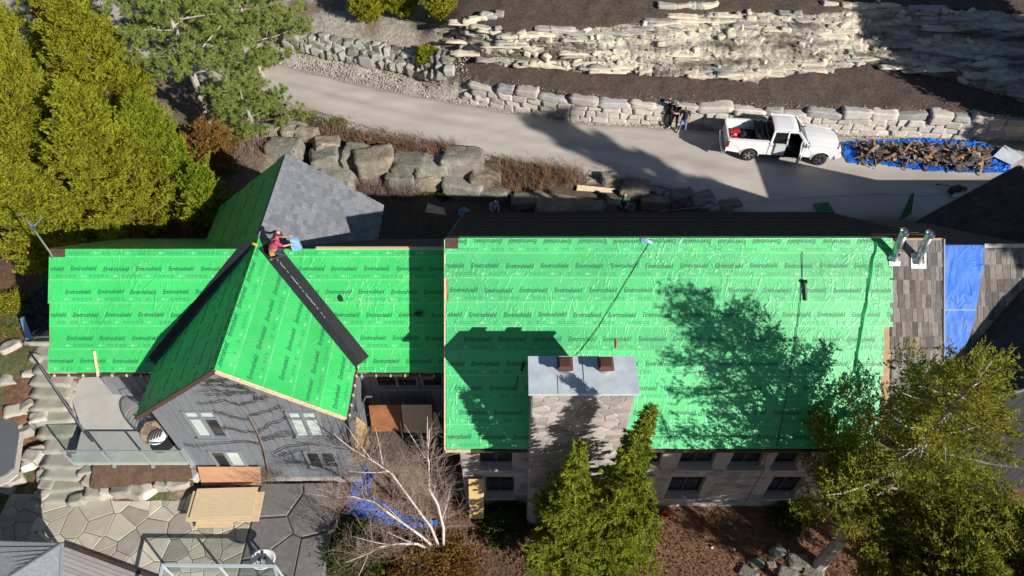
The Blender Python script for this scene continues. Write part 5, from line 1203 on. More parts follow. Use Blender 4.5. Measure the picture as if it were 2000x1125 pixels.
# big cedars at the right
tree('big_cedar', 'large olive cedar with a dead forked top beside the wooden shingles', T(12.3, 10.0), 13.6, 4.7, 'cedar', 'cedar_olive', 41, 125, 84000, .62, lean=(.2, .5), bare=.2, rise=.05, low=.33, bark='bark_pale', limb=.045, thin=.58)
tree('big_cedar', 'broad olive cedar in front of the sided house', T(16.2, 8.2), 8.0, 3.9, 'cedar', 'cedar_olive', 42, 110, 72000, .5, rise=.1, low=.3, bark='bark_pale', bare=.12, limb=.03)
tree('big_cedar', 'olive cedar spreading between the other two big ones', T(12.9, 7.2), 8.6, 3.7, 'cedar', 'cedar_olive', 43, 110, 62000, .45, rise=.0, low=.5, bare=.1)
# trees beyond the right border whose shade falls on cliff and drive
tree('tall_cedar', 'tall cedar standing beyond the dark wing', T(32.8, 33.5), 12, 3.6, 'cedar', 'cedar_olive', 51, 200, 26000, .6, leafL=.3, leafW=.14)
tree('tall_cedar', 'tall cedar standing beyond the soil bank', T(32.0, 30.0), 11.5, 3.4, 'cedar', 'cedar_olive', 52, 200, 26000, .6, leafL=.3, leafW=.14)
tree('tall_pine', 'very tall pine standing beyond the sided house', T(30.5, 7.6), 23.0, 2.3, 'pine', 'pine', 53, 34, 22000, low=.7, leafL=.32, leafW=.12)

def brush(rs, base, n, H, spread, rad, segs=4, droop=0.0, fork=2):
    """thin stems rising from a patch, forking once or twice"""
    mb = MB()
    for i in range(n):
        p = Vector(base) + Vector((rs.normal(0, spread * .35), rs.normal(0, spread * .3), 0)); a = rs.uniform(0, 6.28); l = H * rs.uniform(.55, 1.1); out = rs.uniform(.15, .7)
        pts = [p]
        for s in range(segs): pts.append(pts[-1] + Vector((math.cos(a) * out * l / segs + rs.normal(0, .03), math.sin(a) * out * l / segs + rs.normal(0, .03), l / segs * (1 - droop * s / segs))))
        mb.tube(pts, [rad * (1 - .7 * s / segs) for s in range(segs + 1)], 3, cap=False)
        for f in range(fork):
            q = pts[rs.randint(1, segs)]; b = a + rs.uniform(-1.2, 1.2); ll = l * rs.uniform(.3, .55)
            mb.tube([q, q + Vector((math.cos(b) * ll * .35, math.sin(b) * ll * .35, ll * .35)), q + Vector((math.cos(b) * ll * .6, math.sin(b) * ll * .6, ll * .8))], [rad * .6, rad * .45, rad * .2], 3, cap=False)
    return mb
def shrubs():
    rs = np.random.RandomState(6)
    spots = [(600, 240, 4.0, .8), (640, 248, 4.0, .9), (680, 262, 3.95, 1.0), (722, 268, 3.95, 1.0), (765, 278, 3.95, 1.0), (808, 286, 3.9, 1.0), (850, 296, 3.9, .9), (880, 300, 3.9, .7), (985, 335, 3.7, 1.0), (1030, 345, 3.7, 1.0), (1075, 350, 3.7, 1.0), (1120, 352, 3.8, .9), (1000, 362, 3.2, .9), (1060, 368, 3.2, .9)]
    for k, (px, py, z, r) in enumerate(spots):
        p = at_z(px, py, z); base = (p.x, p.y, gh(p.x, p.y)); a = k < 8
        o = empty('twig_shrub', base, label='bare red twigged shrub on the driveway bank above the boulders' if a else 'bare red twigged shrub on the verge with grass behind the stone house', cat='shrub', group='red twigged shrubs on the bank' if a else 'red twigged shrubs on the verge')
        brush(rs, base, 130, .95, r, .011).build('stems', M['twig_red'], o)
    for k, (px, py, z) in enumerate(((430, 320, 3.5), (455, 345, 3.2), (470, 300, 3.6), (420, 360, 3.2), (500, 285, 3.8), (440, 280, 3.8))):
        p = at_z(px, py, z); base = (p.x, p.y, gh(p.x, p.y)); o = empty('bare_bush', base, label='tangled grey brown leafless bush in shade beside the dark gable slope', cat='bush', group='leafless bushes behind the gable')
        brush(rs, base, 70, 1.7, 1.3, .013, 5, fork=4).build('stems', M['twig'], o)
    for k, (px, py, z) in enumerate(((720, 372, 2.6), (760, 376, 2.6), (800, 380, 2.6), (690, 365, 2.7), (655, 340, 3.0), (770, 345, 3.1), (830, 345, 3.1), (880, 345, 3.2), (725, 300, 3.7), (930, 372, 2.7))):
        p = at_z(px, py, z); base = (p.x, p.y, gh(p.x, p.y)); o = empty('dry_bush', base, label='dry straw coloured bush at the foot of the boulder wall' if k < 4 else 'low dry brush growing in a gap between the boulders', cat='bush', group='dry bushes below the boulders' if k < 4 else 'dry brush between the boulders')
        brush(rs, base, 110, .9 if k < 4 else .6, 1.0, .009, 3, fork=2).build('stems', M['twig'] if k < 4 else M['twig_red'], o)
    # vine and brush at the gable foot
    for k, (px, py) in enumerate(((505, 925), (525, 935), (545, 930))):
        p = at_z(px, py, 1.0); o = empty('gable_bush', p, label='tangle of thin bare stems at the foot of the gable wall', cat='bush', group='bare stems at the gable foot')
        brush(rs, p, 80, 1.5, .7, .006, 5, droop=.4, fork=3).build('stems', M['twig'], o)
    # grass tufts as one mass
    P, D = [], []
    for (px, py, z, n, s) in ((1230, 350, 3.95, 260, .5), (1180, 325, 4, 350, .5), (1050, 322, 4, 500, .6), (985, 315, 4, 400, .5), (900, 300, 3.9, 200, .4), (545, 955, 1.0, 500, .35), (600, 225, 4, 300, .5), (660, 235, 4.0, 300, .4), (870, 365, 2.7, 500, .5), (910, 372, 2.6, 400, .4), (830, 372, 2.6, 300, .4), (30, 600, 3.6, 500, .6), (20, 640, 3.6, 300, .5)):
        p = at_z(px, py, z); q = rs.normal(0, s, (n, 2)); X = p.x + q[:, 0]; Y = p.y + q[:, 1] * .6; Z = base_h(X, Y) - .03
        P.append(np.stack([X, Y, Z], 1)); D.append(rs.normal(0, .5, (n, 3)) + [0, 0, 1.0])
    P = np.concatenate(P); D = np.concatenate(D); n = len(P)
    tag(link('grass', leaf_mesh(P, D, rs.normal(0, 1, (n, 3)), rs.uniform(.12, .34, n), rs.uniform(.02, .05, n), 'grass'), LEAF['moss']), 'scattered green grass tufts on the verges', 'grass', kind='stuff')
    # fallen leaves on the ground at the right front
    n = 16000; X = rs.uniform(4, 14, n); Y = rs.uniform(6.5, 12.3, n); k = 9000; X[:k] = rs.uniform(-8.5, 4, k); Y[:k] = rs.uniform(6.5, 12.2, k)
    Z = base_h(X, Y) + rs.uniform(.0, .06, n); D = rs.normal(0, 1, (n, 3)) * [1, 1, .25]
    lm = leafmat('fallen_leaf', (.09, .045, .025), (.20, .10, .055), (.33, .20, .12), .15)
    tag(link('leaf_litter', leaf_mesh(np.stack([X, Y, Z], 1), D, rs.normal(0, .35, (n, 3)) + [0, 0, 1], rs.uniform(.05, .13, n), rs.uniform(.03, .08, n), 'leaf_litter'), lm), 'brown fallen leaves covering the ground before the stone wall', 'leaves', kind='stuff')
shrubs()
def low_bush(name, label, px, py, z, r, leaf, n, seed, flat=.8):
    rs = np.random.RandomState(seed); p = at_z(px, py, z); o = empty(name, (p.x, p.y, gh(p.x, p.y)), label=label, cat='bush')
    c = rs.normal(0, 1, (40, 3)); c /= np.linalg.norm(c, axis=1, keepdims=True); c[:, 2] = np.abs(c[:, 2]) * flat; c *= r * rs.uniform(.55, 1, (40, 1)); i = rs.randint(0, 40, n)
    B = np.array([p.x, p.y, gh(p.x, p.y)]); P = B + c[i] + rs.normal(0, .16 * r, (n, 3)) * [1, 1, .7]; D = c[i] / r + rs.normal(0, .6, (n, 3)) + [0, 0, .4]
    link('foliage', leaf_mesh(P, D, rs.normal(0, .7, (n, 3)) + [0, 0, .7], rs.uniform(.07, .17, n), rs.uniform(.03, .07, n), 'foliage'), LEAF[leaf], o)
    mb = MB()
    for k in range(14): mb.tube([B - [0, 0, .02 * k], B + c[k] * .5 + [0, 0, .1], B + c[k] * .95], [.03, .014, .005], 4)
    mb.build('stems', M['twig'], o)
low_bush('juniper_bush', 'dark green juniper bush below the birch', 700, 1085, .7, 1.15, 'shrub', 16000, 1)
low_bush('heather_bush', 'rusty brown rounded bush at the foot of the birch', 880, 1095, .3, 1.0, 'rust', 9000, 2)
low_bush('rusty_bush', 'brown leafless looking mound between birch and juniper', 800, 1108, .5, 1.1, 'rust', 5000, 3)
low_bush('yellow_bush', 'small yellow green bush on the leafy ground left of the cottage', 22, 590, 3.7, .6, 'cedar', 3500, 4)
low_bush('dark_evergreen', 'dark evergreen bush between the birch and the spruces', 985, 1010, .2, 1.0, 'shrub', 9000, 5)
low_bush('dark_evergreen', 'dark evergreen bush under the right end of the stone wall', 1545, 990, .0, 1.0, 'shrub', 9000, 6)
low_bush('green_shrub', 'low green shrub at the foot of the boulder wall', 870, 368, 2.7, .6, 'shrub', 3500, 7)
# ---- birch: several white stems fanning out, thin brown twigs
M['birch_twig'] = pmat('birch_twig', (.34, .25, .215), (.25, .18, .155), 4, .85)
def birch():
    rs = np.random.RandomState(3); b = at_z(862, 1080, .3); b.z = gh(b.x, b.y); root = empty('birch_tree', b, label='leafless white stemmed birch fanning out before the gap between the houses', cat='tree')
    stems = [[(862, 1080, .3), (842, 1030, 1.6), (805, 980, 3.0), (765, 925, 4.3), (728, 900, 5.0), (700, 885, 5.6)],
             [(860, 1080, .3), (820, 1045, 1.4), (770, 1010, 2.4), (730, 980, 3.2), (690, 970, 3.8), (655, 972, 4.2)],
             [(866, 1075, .3), (866, 1030, 1.7), (855, 985, 3.0), (838, 955, 3.9), (838, 905, 5.2), (832, 875, 6.0)],
             [(856, 1082, .3), (815, 1062, 1.1), (775, 1062, 1.5), (735, 1070, 1.8), (700, 1085, 2.0)]]
    twigs = MB()
    def grow(p, d, l, r, dep):
        pts = [p]; k = 4
        for s in range(k):
            d = (d + Vector(rs.normal(0, .16, 3)) + Vector((0, 0, .05))).normalized(); pts.append(pts[-1] + d * l / k)
        twigs.tube(pts, [r * (1 - .6 * s / k) for s in range(k + 1)], 3, cap=False)
        if dep > 0:
            for c in range(5 if dep > 1 else 4):
                q = pts[rs.randint(1, k + 1)]; grow(q, (d + Vector(rs.normal(0, .55, 3))).normalized(), l * rs.uniform(.45, .75), r * .55, dep - 1)
    for st in stems:
        pts = [at_z(*q) for q in st]; n = len(pts); m = MB(); m.tube(pts, [.062 * (1 - .78 * i / (n - 1)) for i in range(n)], 8); m.build('stem', M['birch'], root, True)
        for i in range(1, n):
            for k in range(14 if i > 1 else 5):
                p = pts[i - 1].lerp(pts[i], rs.rand()); d = (pts[i] - pts[i - 1]).normalized() + Vector(rs.normal(0, .6, 3)); grow(p, d.normalized(), rs.uniform(.6, 1.25), .011, 2)
        for k in range(4):
            i = rs.randint(2, n); p = pts[i - 1].lerp(pts[i], rs.rand()); d = ((pts[i] - pts[i - 1]).normalized() + Vector(rs.normal(0, .45, 3))).normalized()
            m = MB(); m.tube([p, p + d * .5, p + d * 1.0 + Vector((0, 0, .12)), p + d * 1.5 + Vector((0, 0, .3))], [.024, .019, .013, .006], 5); m.build('limb', M['birch'], root, True)
    tag(twigs.build('twigs', M['birch_twig'], root), kind='stuff')
birch()
# ---- climbing vine trained on the gable wall
def vine():
    rs = np.random.RandomState(9); y = 13.13; root = empty('wall_vine', at_z(520, 930, 1.0), label='bare dark vine trained in branches over the grey gable wall', cat='vine')
    def Pw(px, py, k=0): p = at_y(px, py, y - .05); return Vector((p.x, y - .05 - k, p.z))
    arms = [[(512, 868), (470, 862), (430, 866), (385, 872), (360, 870)], [(508, 846), (470, 842), (440, 836), (432, 834)], [(488, 820), (455, 814), (430, 806), (418, 804)], [(488, 812), (515, 806), (540, 797), (552, 794)],
            [(505, 842), (525, 830), (555, 818), (566, 814)], [(512, 858), (540, 850), (565, 842)], [(514, 862), (545, 852), (580, 850)], [(535, 885), (560, 872), (590, 868), (630, 868)], [(545, 890), (570, 884), (600, 878)],
            [(470, 792), (500, 782), (498, 766), (480, 758)], [(468, 792), (440, 782), (415, 785), (395, 788)], [(488, 768), (450, 766), (420, 762), (392, 764)], [(478, 760), (450, 754), (420, 752), (392, 752)], [(445, 752), (430, 744), (410, 745)], [(500, 780), (515, 778), (520, 774)], [(460, 768), (440, 772), (405, 772)], [(450, 745), (430, 741), (400, 748)], [(478, 758), (468, 752), (455, 754)]]
    m = MB(); m.tube([Pw(525, 925), Pw(516, 880), Pw(505, 850), Pw(485, 812), Pw(465, 790)], [.035, .03, .026, .02, .012], 6); m.build('stem', M['twig'], root)
    for a in arms:
        mb = MB(); pts = [Pw(*a[0])]
        for q0, q1 in zip(a[:-1], a[1:]):
            for s in range(1, 5): t = s / 4; pts.append(Pw(q0[0] + (q1[0] - q0[0]) * t + rs.normal(0, 1.1), q0[1] + (q1[1] - q0[1]) * t + rs.normal(0, 1.0), rs.uniform(0, .03)))
        n = len(pts); mb.tube(pts, [.022 * (1 - .6 * i / n) for i in range(n)], 5)
        for i in range(1, n):
            for k in range(2):
                d = Vector((rs.normal(0, .16), -abs(rs.normal(0, .04)), rs.normal(0, .12) - .02)); mb.tube([pts[i], pts[i] + d * .6, pts[i] + d + Vector((0, 0, .03))], [.009, .007, .003], 3)
        mb.build('branch', M['twig_dark'], root)
vine()
# ================================================================ pickup truck
M['truck_white'] = pmat('white_car_paint', (.78, .78, .78), (.75, .75, .76), 1, .18, spec=.6)
M['truck_glass'] = pmat('car_glass', (.012, .015, .017), (.02, .024, .026), 1, .05, spec=.9)
M['rubber'] = pmat('tyre_rubber', (.016, .016, .017), (.024, .024, .025), 9, .85)
M['chrome'] = pmat('chrome', (.6, .6, .62), (.52, .52, .54), 5, .22, metal=.95)
M['red_lens'] = pmat('red_lens', (.22, .008, .008), (.16, .006, .006), 6, .2)
M['red_plastic'] = pmat('red_plastic', (.45, .02, .03), (.34, .015, .025), 4, .4)
M['dark_cloth'] = pmat('dark_fabric', (.02, .021, .03), (.03, .03, .045), 8, .85)
def truck():
    a, b = at_z(1462, 303, ZD + .36), at_z(1597, 312, ZD + .36)
    yaw = math.atan2(b.y - a.y, b.x - a.x)
    wb = 3.75; mid = (a + b) / 2; side = .86
    org = Vector((mid.x, mid.y, ZD + .04)) + Vector((-math.sin(yaw), math.cos(yaw), 0)) * side - Vector((math.cos(yaw), math.sin(yaw), 0)) * .175
    root = empty('pickup_truck', org, yaw, 'white crew cab pickup truck with its front passenger door open', 'pickup truck')
    P = lambda mb, n, m, par=root, sm=False: mb.build(n, M[m], par, sm, keep=False)
    RW, FW, X0, X1, HW = -1.70, 2.05, -2.98, 2.98, .985
    zb, zs = .52, 1.24
    def arch(c, r=.47): return [(c + r * math.cos(t), .42 + r * math.sin(t)) for t in np.linspace(math.pi - .18, .18, 11)]
    def side_panel(poly, s, th=.1, inset=0.0, bulge=True):
        mb = MB(); y = s * (HW - inset)
        def yy(z): return y - s * (.05 * max(0, (z - 1.0) / .3) ** 2 + .03 * max(0, (.75 - z) / .25))
        n = len(poly); A = [Vector((x, yy(z), z)) for x, z in poly]; B = [Vector((x, yy(z) - s * th, z)) for x, z in poly]
        mb.add(A + B, [tuple(range(n)), tuple(range(2 * n - 1, n - 1, -1))] + [(i, (i + 1) % n, (i + 1) % n + n, i + n) for i in range(n)]); return mb
    ra, fa = arch(RW), arch(FW)
    bed_side = [(X0, .62)] + ra + [(-.80, zb), (-.80, 1.33), (X0, 1.33)]
    fender = [(1.12, zb)] + fa + [(X1 - .1, .55), (X1 - .02, .9), (X1 - .12, 1.12), (1.9, 1.22), (1.12, 1.24)]
    for s in (1, -1):
        P(side_panel(bed_side, s), 'bed_side', 'truck_white'); P(side_panel(fender, s), 'fender', 'truck_white')
        P(side_panel([(-.76, zb), (.1, zb), (.1, zs), (-.76, zs)], s), 'rear_door', 'truck_white')
        m = MB(); m.bar((-.63, s * (HW + .012), 1.13), (-.43, s * (HW + .012), 1.13), .025, .035); P(m, 'door_handle', 'chrome')
        m = MB(); m.bar((-.76, s * .92, .46), (1.1, s * .92, .46), .1, .06); P(m, 'running_board', 'black')
        # wheel-arch lips
        for c in (RW, FW):
            m = MB(); m.tube([(c + .49 * math.cos(t), s * (HW + .01), .42 + .49 * math.sin(t)) for t in np.linspace(math.pi, 0, 14)], .022, 5); P(m, 'arch_lip', 'truck_white')
    P(side_panel([(.13, zb), (1.09, zb), (1.09, zs), (.13, zs)], 1), 'front_door', 'truck_white')
    # hood
    m = MB()
    def hood(i, j):
        x = 1.05 + (X1 - 1.08) * i * 1.0 + 0; w = (HW - .05) * (1 - .10 * i ** 3); y = (j * 2 - 1) * w
        z = 1.27 + .06 * (1 - (2 * j - 1) ** 2) * (1 - .5 * i) - .16 * i ** 2.2 - .05 * abs(2 * j - 1) ** 6 + (.02 if .3 < j < .7 else 0)
        return Vector((x, y, z))
    m.grid(hood, 14, 18); P(m, 'hood', 'truck_white', sm=True)
    m = MB(); m.grid(lambda i, j: Vector((X1 - .05 + .04 * (1 - (2 * j - 1) ** 2) - .1 * abs(2 * j - 1) ** 4, (j * 2 - 1) * .88, .6 + .56 * i)), 4, 12); P(m, 'grille', 'truck_white', sm=True)
    m = MB()
    for k in range(3): m.bar((X1 + .01, -.45, .75 + k * .13), (X1 + .01, .45, .75 + k * .13), .03, .05)
    P(m, 'grille_bars', 'chrome')
    for s in (1, -1): m = MB(); m.box((X1 - .07, s * .76, 1.0), (.16, .24, .2)); P(m, 'headlight', 'white_paint')
    m = MB(); m.tube([(X1 - .25, -.96, .62), (X1 + .02, -.8, .62), (X1 + .1, 0, .62), (X1 + .02, .8, .62), (X1 - .25, .96, .62)], .13, 8); P(m, 'front_bumper', 'truck_white', sm=True)
    # cab: roof and pillars
    zr = 1.93
    def roofp(i, j):
        x = -.66 + 1.28 * i; w = .76 + .02 * math.sin(i * 3.14); y = (2 * j - 1) * w
        return Vector((x, y, zr + .035 * (1 - (2 * j - 1) ** 2) - .06 * max(0, i - .82) / .18 - .05 * abs(2 * j - 1) ** 5 - .03 * max(0, .1 - i) / .1))
    m = MB(); m.grid(roofp, 12, 14); P(m, 'cab_roof', 'truck_white', sm=True)
    for s in (1, -1):
        m = MB(); m.bar((1.22, s * .90, zs - .02), (.60, s * .745, zr - .02), .09, .11); P(m, 'front_pillar', 'truck_white')
        m = MB(); m.bar((.11, s * .935, zs - .02), (.08, s * .765, zr), .10, .07, (1, 0, 0)); P(m, 'centre_pillar', 'truck_white')
        m = MB(); m.bar((-.72, s * .93, zs - .02), (-.64, s * .765, zr), .12, .1, (1, 0, 0)); P(m, 'rear_pillar', 'truck_white')
        m = MB(); m.bar((-.66, s * .772, zr - .035), (.62, s * .762, zr - .035), .06, .07); P(m, 'roof_rail', 'truck_white')
        q = lambda x, t: (x, s * (.93 - .165 * t), zs + (zr - zs - .05) * t)
        m = MB(); m.prism([q(-.62, .02), q(.04, .02), q(.04, .98), q(-.56, .98)], (0, -s * .012, 0)); P(m, 'rear_window', 'truck_glass')
    m = MB(); m.prism([(.16, .935, zs), (1.1, .935, zs), (.62, .77, zr - .06), (.12, .77, zr - .06)], (0, -.012, 0)); P(m, 'front_window', 'truck_glass')
    m = MB(); m.grid(lambda i, j: Vector((1.24 - .60 * i + .06 * (1 - (2 * j - 1) ** 2), (2 * j - 1) * (.87 - .14 * i), zs + .02 + (zr - zs - .045) * i)), 5, 10); P(m, 'windshield', 'truck_glass', sm=True)
    m = MB(); m.bar((1.27, -.8, zs + .03), (1.3, .8, zs + .03), .09, .03); P(m, 'wiper_cowl', 'black')
    m = MB(); m.prism([(-.745, -.84, zs - .1), (-.745, .84, zs - .1), (-.69, .74, zr - .06), (-.69, -.74, zr - .06)], (-.02, 0, 0)); P(m, 'back_window', 'truck_glass')
    m = MB(); m.box((-.75, 0, .9), (.06, 1.86, .72)); P(m, 'cab_back', 'truck_white')
    m = MB(); m.box((-.72, 0, zr + .0), (.05, .3, .05)); P(m, 'brake_light', 'red_lens')
    # interior
    m = MB(); m.box((.25, 0, .55), (1.9, 1.8, .08)); m.box((1.1, 0, .95), (.25, 1.7, .5)); P(m, 'cabin_floor', 'black')
    for s in (1, -1):
        m = MB(); m.box((.45, s * .42, .85), (.5, .52, .18)); m.box((.2, s * .42, 1.2), (.14, .5, .62), Matrix.Rotation(-.15, 3, 'Y')); m.box((.15, s * .42, 1.6), (.1, .26, .16)); P(m, 'seat', 'dark_cloth')
    m = MB(); m.lathe([(.17, -.015), (.19, 0), (.17, .015)], (.85, .42, 1.15), 16, M=Matrix.Rotation(-1.1, 3, 'Y')); P(m, 'steering_wheel', 'black')
    # open door, hinged at its front edge on the right side
    hinge = Vector((1.1, -HW + .02, 0)); A = R(-66)
    Mh = Matrix.Rotation(A, 3, 'Z'); D = lambda x, y, z: hinge + Mh.inverted() @ Vector((x - 1.1, y, z)) if False else hinge + Matrix.Rotation(-A if False else R(64), 3, 'Z') @ Vector((x - 1.1, y, z))
    m = MB(); m.prism([D(.14, 0, zb), D(1.09, 0, zb), D(1.09, 0, zs), D(.14, 0, zs)], (D(.5, .09, 0) - D(.5, 0, 0))); door = P(m, 'open_front_door', 'truck_white')
    m = MB(); m.prism([D(.17, .1, zb + .04), D(1.06, .1, zb + .04), D(1.06, .1, zs - .02), D(.17, .1, zs - .02)], (D(.5, .03, 0) - D(.5, 0, 0))); P(m, 'door_lining', 'dark_cloth', door)
    m = MB(); m.bar(D(1.06, .06, zs), D(.62, .16, zr - .03), .05, .05); m.bar(D(.62, .16, zr - .03), D(.16, .16, zr - .03), .05, .05); m.bar(D(.16, .16, zr - .03), D(.15, .05, zs), .05, .05); P(m, 'window_frame', 'truck_white', door)
    m = MB(); m.prism([D(.18, .05, zs), D(1.02, .05, zs), D(.62, .15, zr - .06), D(.18, .15, zr - .06)], (D(.5, .01, 0) - D(.5, 0, 0))); P(m, 'door_window', 'glass_rail', door)
    m = MB(); c = D(1.0, -.22, zs + .08); m.box(c, (.12, .2, .24)); m.bar(c, D(1.0, 0, zs), .05); P(m, 'mirror', 'truck_white', door)
    m = MB(); m.box((1.08, HW + .14, zs + .1), (.12, .22, .24)); m.bar((1.08, HW + .1, zs + .05), (1.08, HW - .08, zs), .05); P(m, 'mirror', 'truck_white')
    # bed
    m = MB(); m.box((-1.9, 0, .78), (2.15, 1.75, .06)); P(m, 'bed_floor', 'black')
    for s in (1, -1):
        m = MB(); m.box((-1.88, s * .84, 1.05), (2.1, .03, .5)); P(m, 'bed_liner', 'truck_white' if s > 0 else 'black')
        m = MB(); m.bar((X0 + .03, s * .92, 1.345), (-.8, s * .92, 1.345), .15, .03); P(m, 'bed_rail', 'truck_white')
    m = MB(); m.box((X0 + .04, 0, 1.0), (.09, 1.78, .66)); P(m, 'tailgate', 'truck_white')
    m = MB(); m.tube([(X0 + .05, -.95, .55), (X0 - .12, -.8, .55), (X0 - .15, 0, .55), (X0 - .12, .8, .55), (X0 + .05, .95, .55)], .09, 8); P(m, 'rear_bumper', 'chrome', sm=True)
    for s in (1, -1): m = MB(); m.box((X0 + .04, s * .925, 1.05), (.14, .14, .36)); P(m, 'tail_light', 'red_lens')
    # folded soft cover at the front of the bed
    m = MB(); m.grid(lambda i, j: Vector((-1.45 + .62 * i, (2 * j - 1) * .86, 1.38 + .05 * math.sin(i * 12) + .02 * mnoise.noise((i * 4, j * 6, 1)))), 14, 12); P(m, 'bed_cover', 'black')
    m = MB(); m.bar((-1.45, -.87, 1.37), (-1.45, .87, 1.37), .06, .06); P(m, 'cover_bow', 'black')
    # wheels
    for cx in (RW, FW):
        for s in (1, -1):
            w = empty('wheel_hub', (0, 0, 0)) if False else None
            m = MB(); c = (cx, s * .86, .39); m.lathe([(.22, -.13), (.34, -.13), (.385, -.09), (.395, 0), (.385, .09), (.34, .13), (.22, .13)], c, 28, 'y'); ty = P(m, 'wheel', 'rubber', sm=True)
            m = MB(); m.lathe([(.23, .11 * s), (.215, .05 * s), (.20, .03 * s), (.0, .03 * s)], c, 24, 'y'); P(m, 'rim_well', 'black', ty)
            m = MB()
            for k in range(5):
                t = 2 * math.pi * k / 5 + .3
                for dt in (-.13, .13): m.bar((cx + .05 * math.cos(t), s * .98, .39 + .05 * math.sin(t)), (cx + .225 * math.cos(t + dt), s * .975, .39 + .225 * math.sin(t + dt)), .045, .03, (0, 1, 0))
            m.lathe([(.235, .115 * s), (.215, .125 * s), (.205, .1 * s)], c, 24, 'y'); m.lathe([(.06, .13 * s), (.0, .14 * s)], c, 12, 'y'); P(m, 'rim', 'chrome', ty)
    m = MB(); m.box((0, 0, .5), (5.2, 1.5, .12)); P(m, 'chassis', 'black')
    # load: things lying in the bed
    Mw = Matrix.Translation(org) @ Matrix.Rotation(yaw, 4, 'Z')
    def load(name, x, y, z, size, mat, label, cat, shape='box', rz=.3):
        p = Mw @ Vector((x, y, z)); m = MB()
        if shape == 'can':
            m.box((0, 0, size[2] / 2), size); m.box((size[0] * .1, 0, size[2] * 1.08), (size[0] * .6, .04, .05)); m.lathe([(.03, 0), (.03, .06), (0, .06)], (size[0] * .35, 0, size[2]), 10)
        elif shape == 'bag':
            m.grid(lambda i, j: Vector(((i - .5) * size[0], (j - .5) * size[1], size[2] * (max(0, math.sin(i * 3.14)) * max(0, math.sin(j * 3.14))) ** .5 * (1 + .3 * mnoise.noise((i * 5, j * 5, x * 9))))), 12, 12)
        else:
            m.box((0, 0, size[2] / 2), size); m.box((0, 0, size[2] + .015), (size[0] * .92, size[1] * .92, .03)); m.bar((-size[0] * .2, 0, size[2] + .06), (size[0] * .2, 0, size[2] + .06), .03, .03)
        o = m.build(name, M[mat], None, shape == 'bag'); o.location = p; o.rotation_euler = (0, 0, yaw + rz); tag(o, label, cat)
    load('fuel_can', -2.45, .15, .82, (.5, .24, .36), 'red_plastic', 'red plastic fuel can lying across the truck bed', 'fuel can', 'can', .1)
    load('tool_case', -2.5, -.5, .82, (.3, .42, .3), 'red_plastic', 'small red tool case by the tailgate in the truck bed', 'tool case', 'box', .2)
    load('debris_sack', -2.5, -.18, .82, (.38, .36, .34), 'ply_edge', 'beige sack between the red items in the truck bed', 'sack', 'bag', .7)
    load('rope_bag', -2.0, .0, .82, (.7, .9, .36), 'dark_cloth', 'dark blue cloth bag slumped in the truck bed', 'bag', 'bag', .3)
    load('tool_bag', -1.75, -.45, .82, (.5, .5, .4), 'dark_cloth', 'dark tool bag against the folded truck bed cover', 'bag', 'bag', .3)
truck()
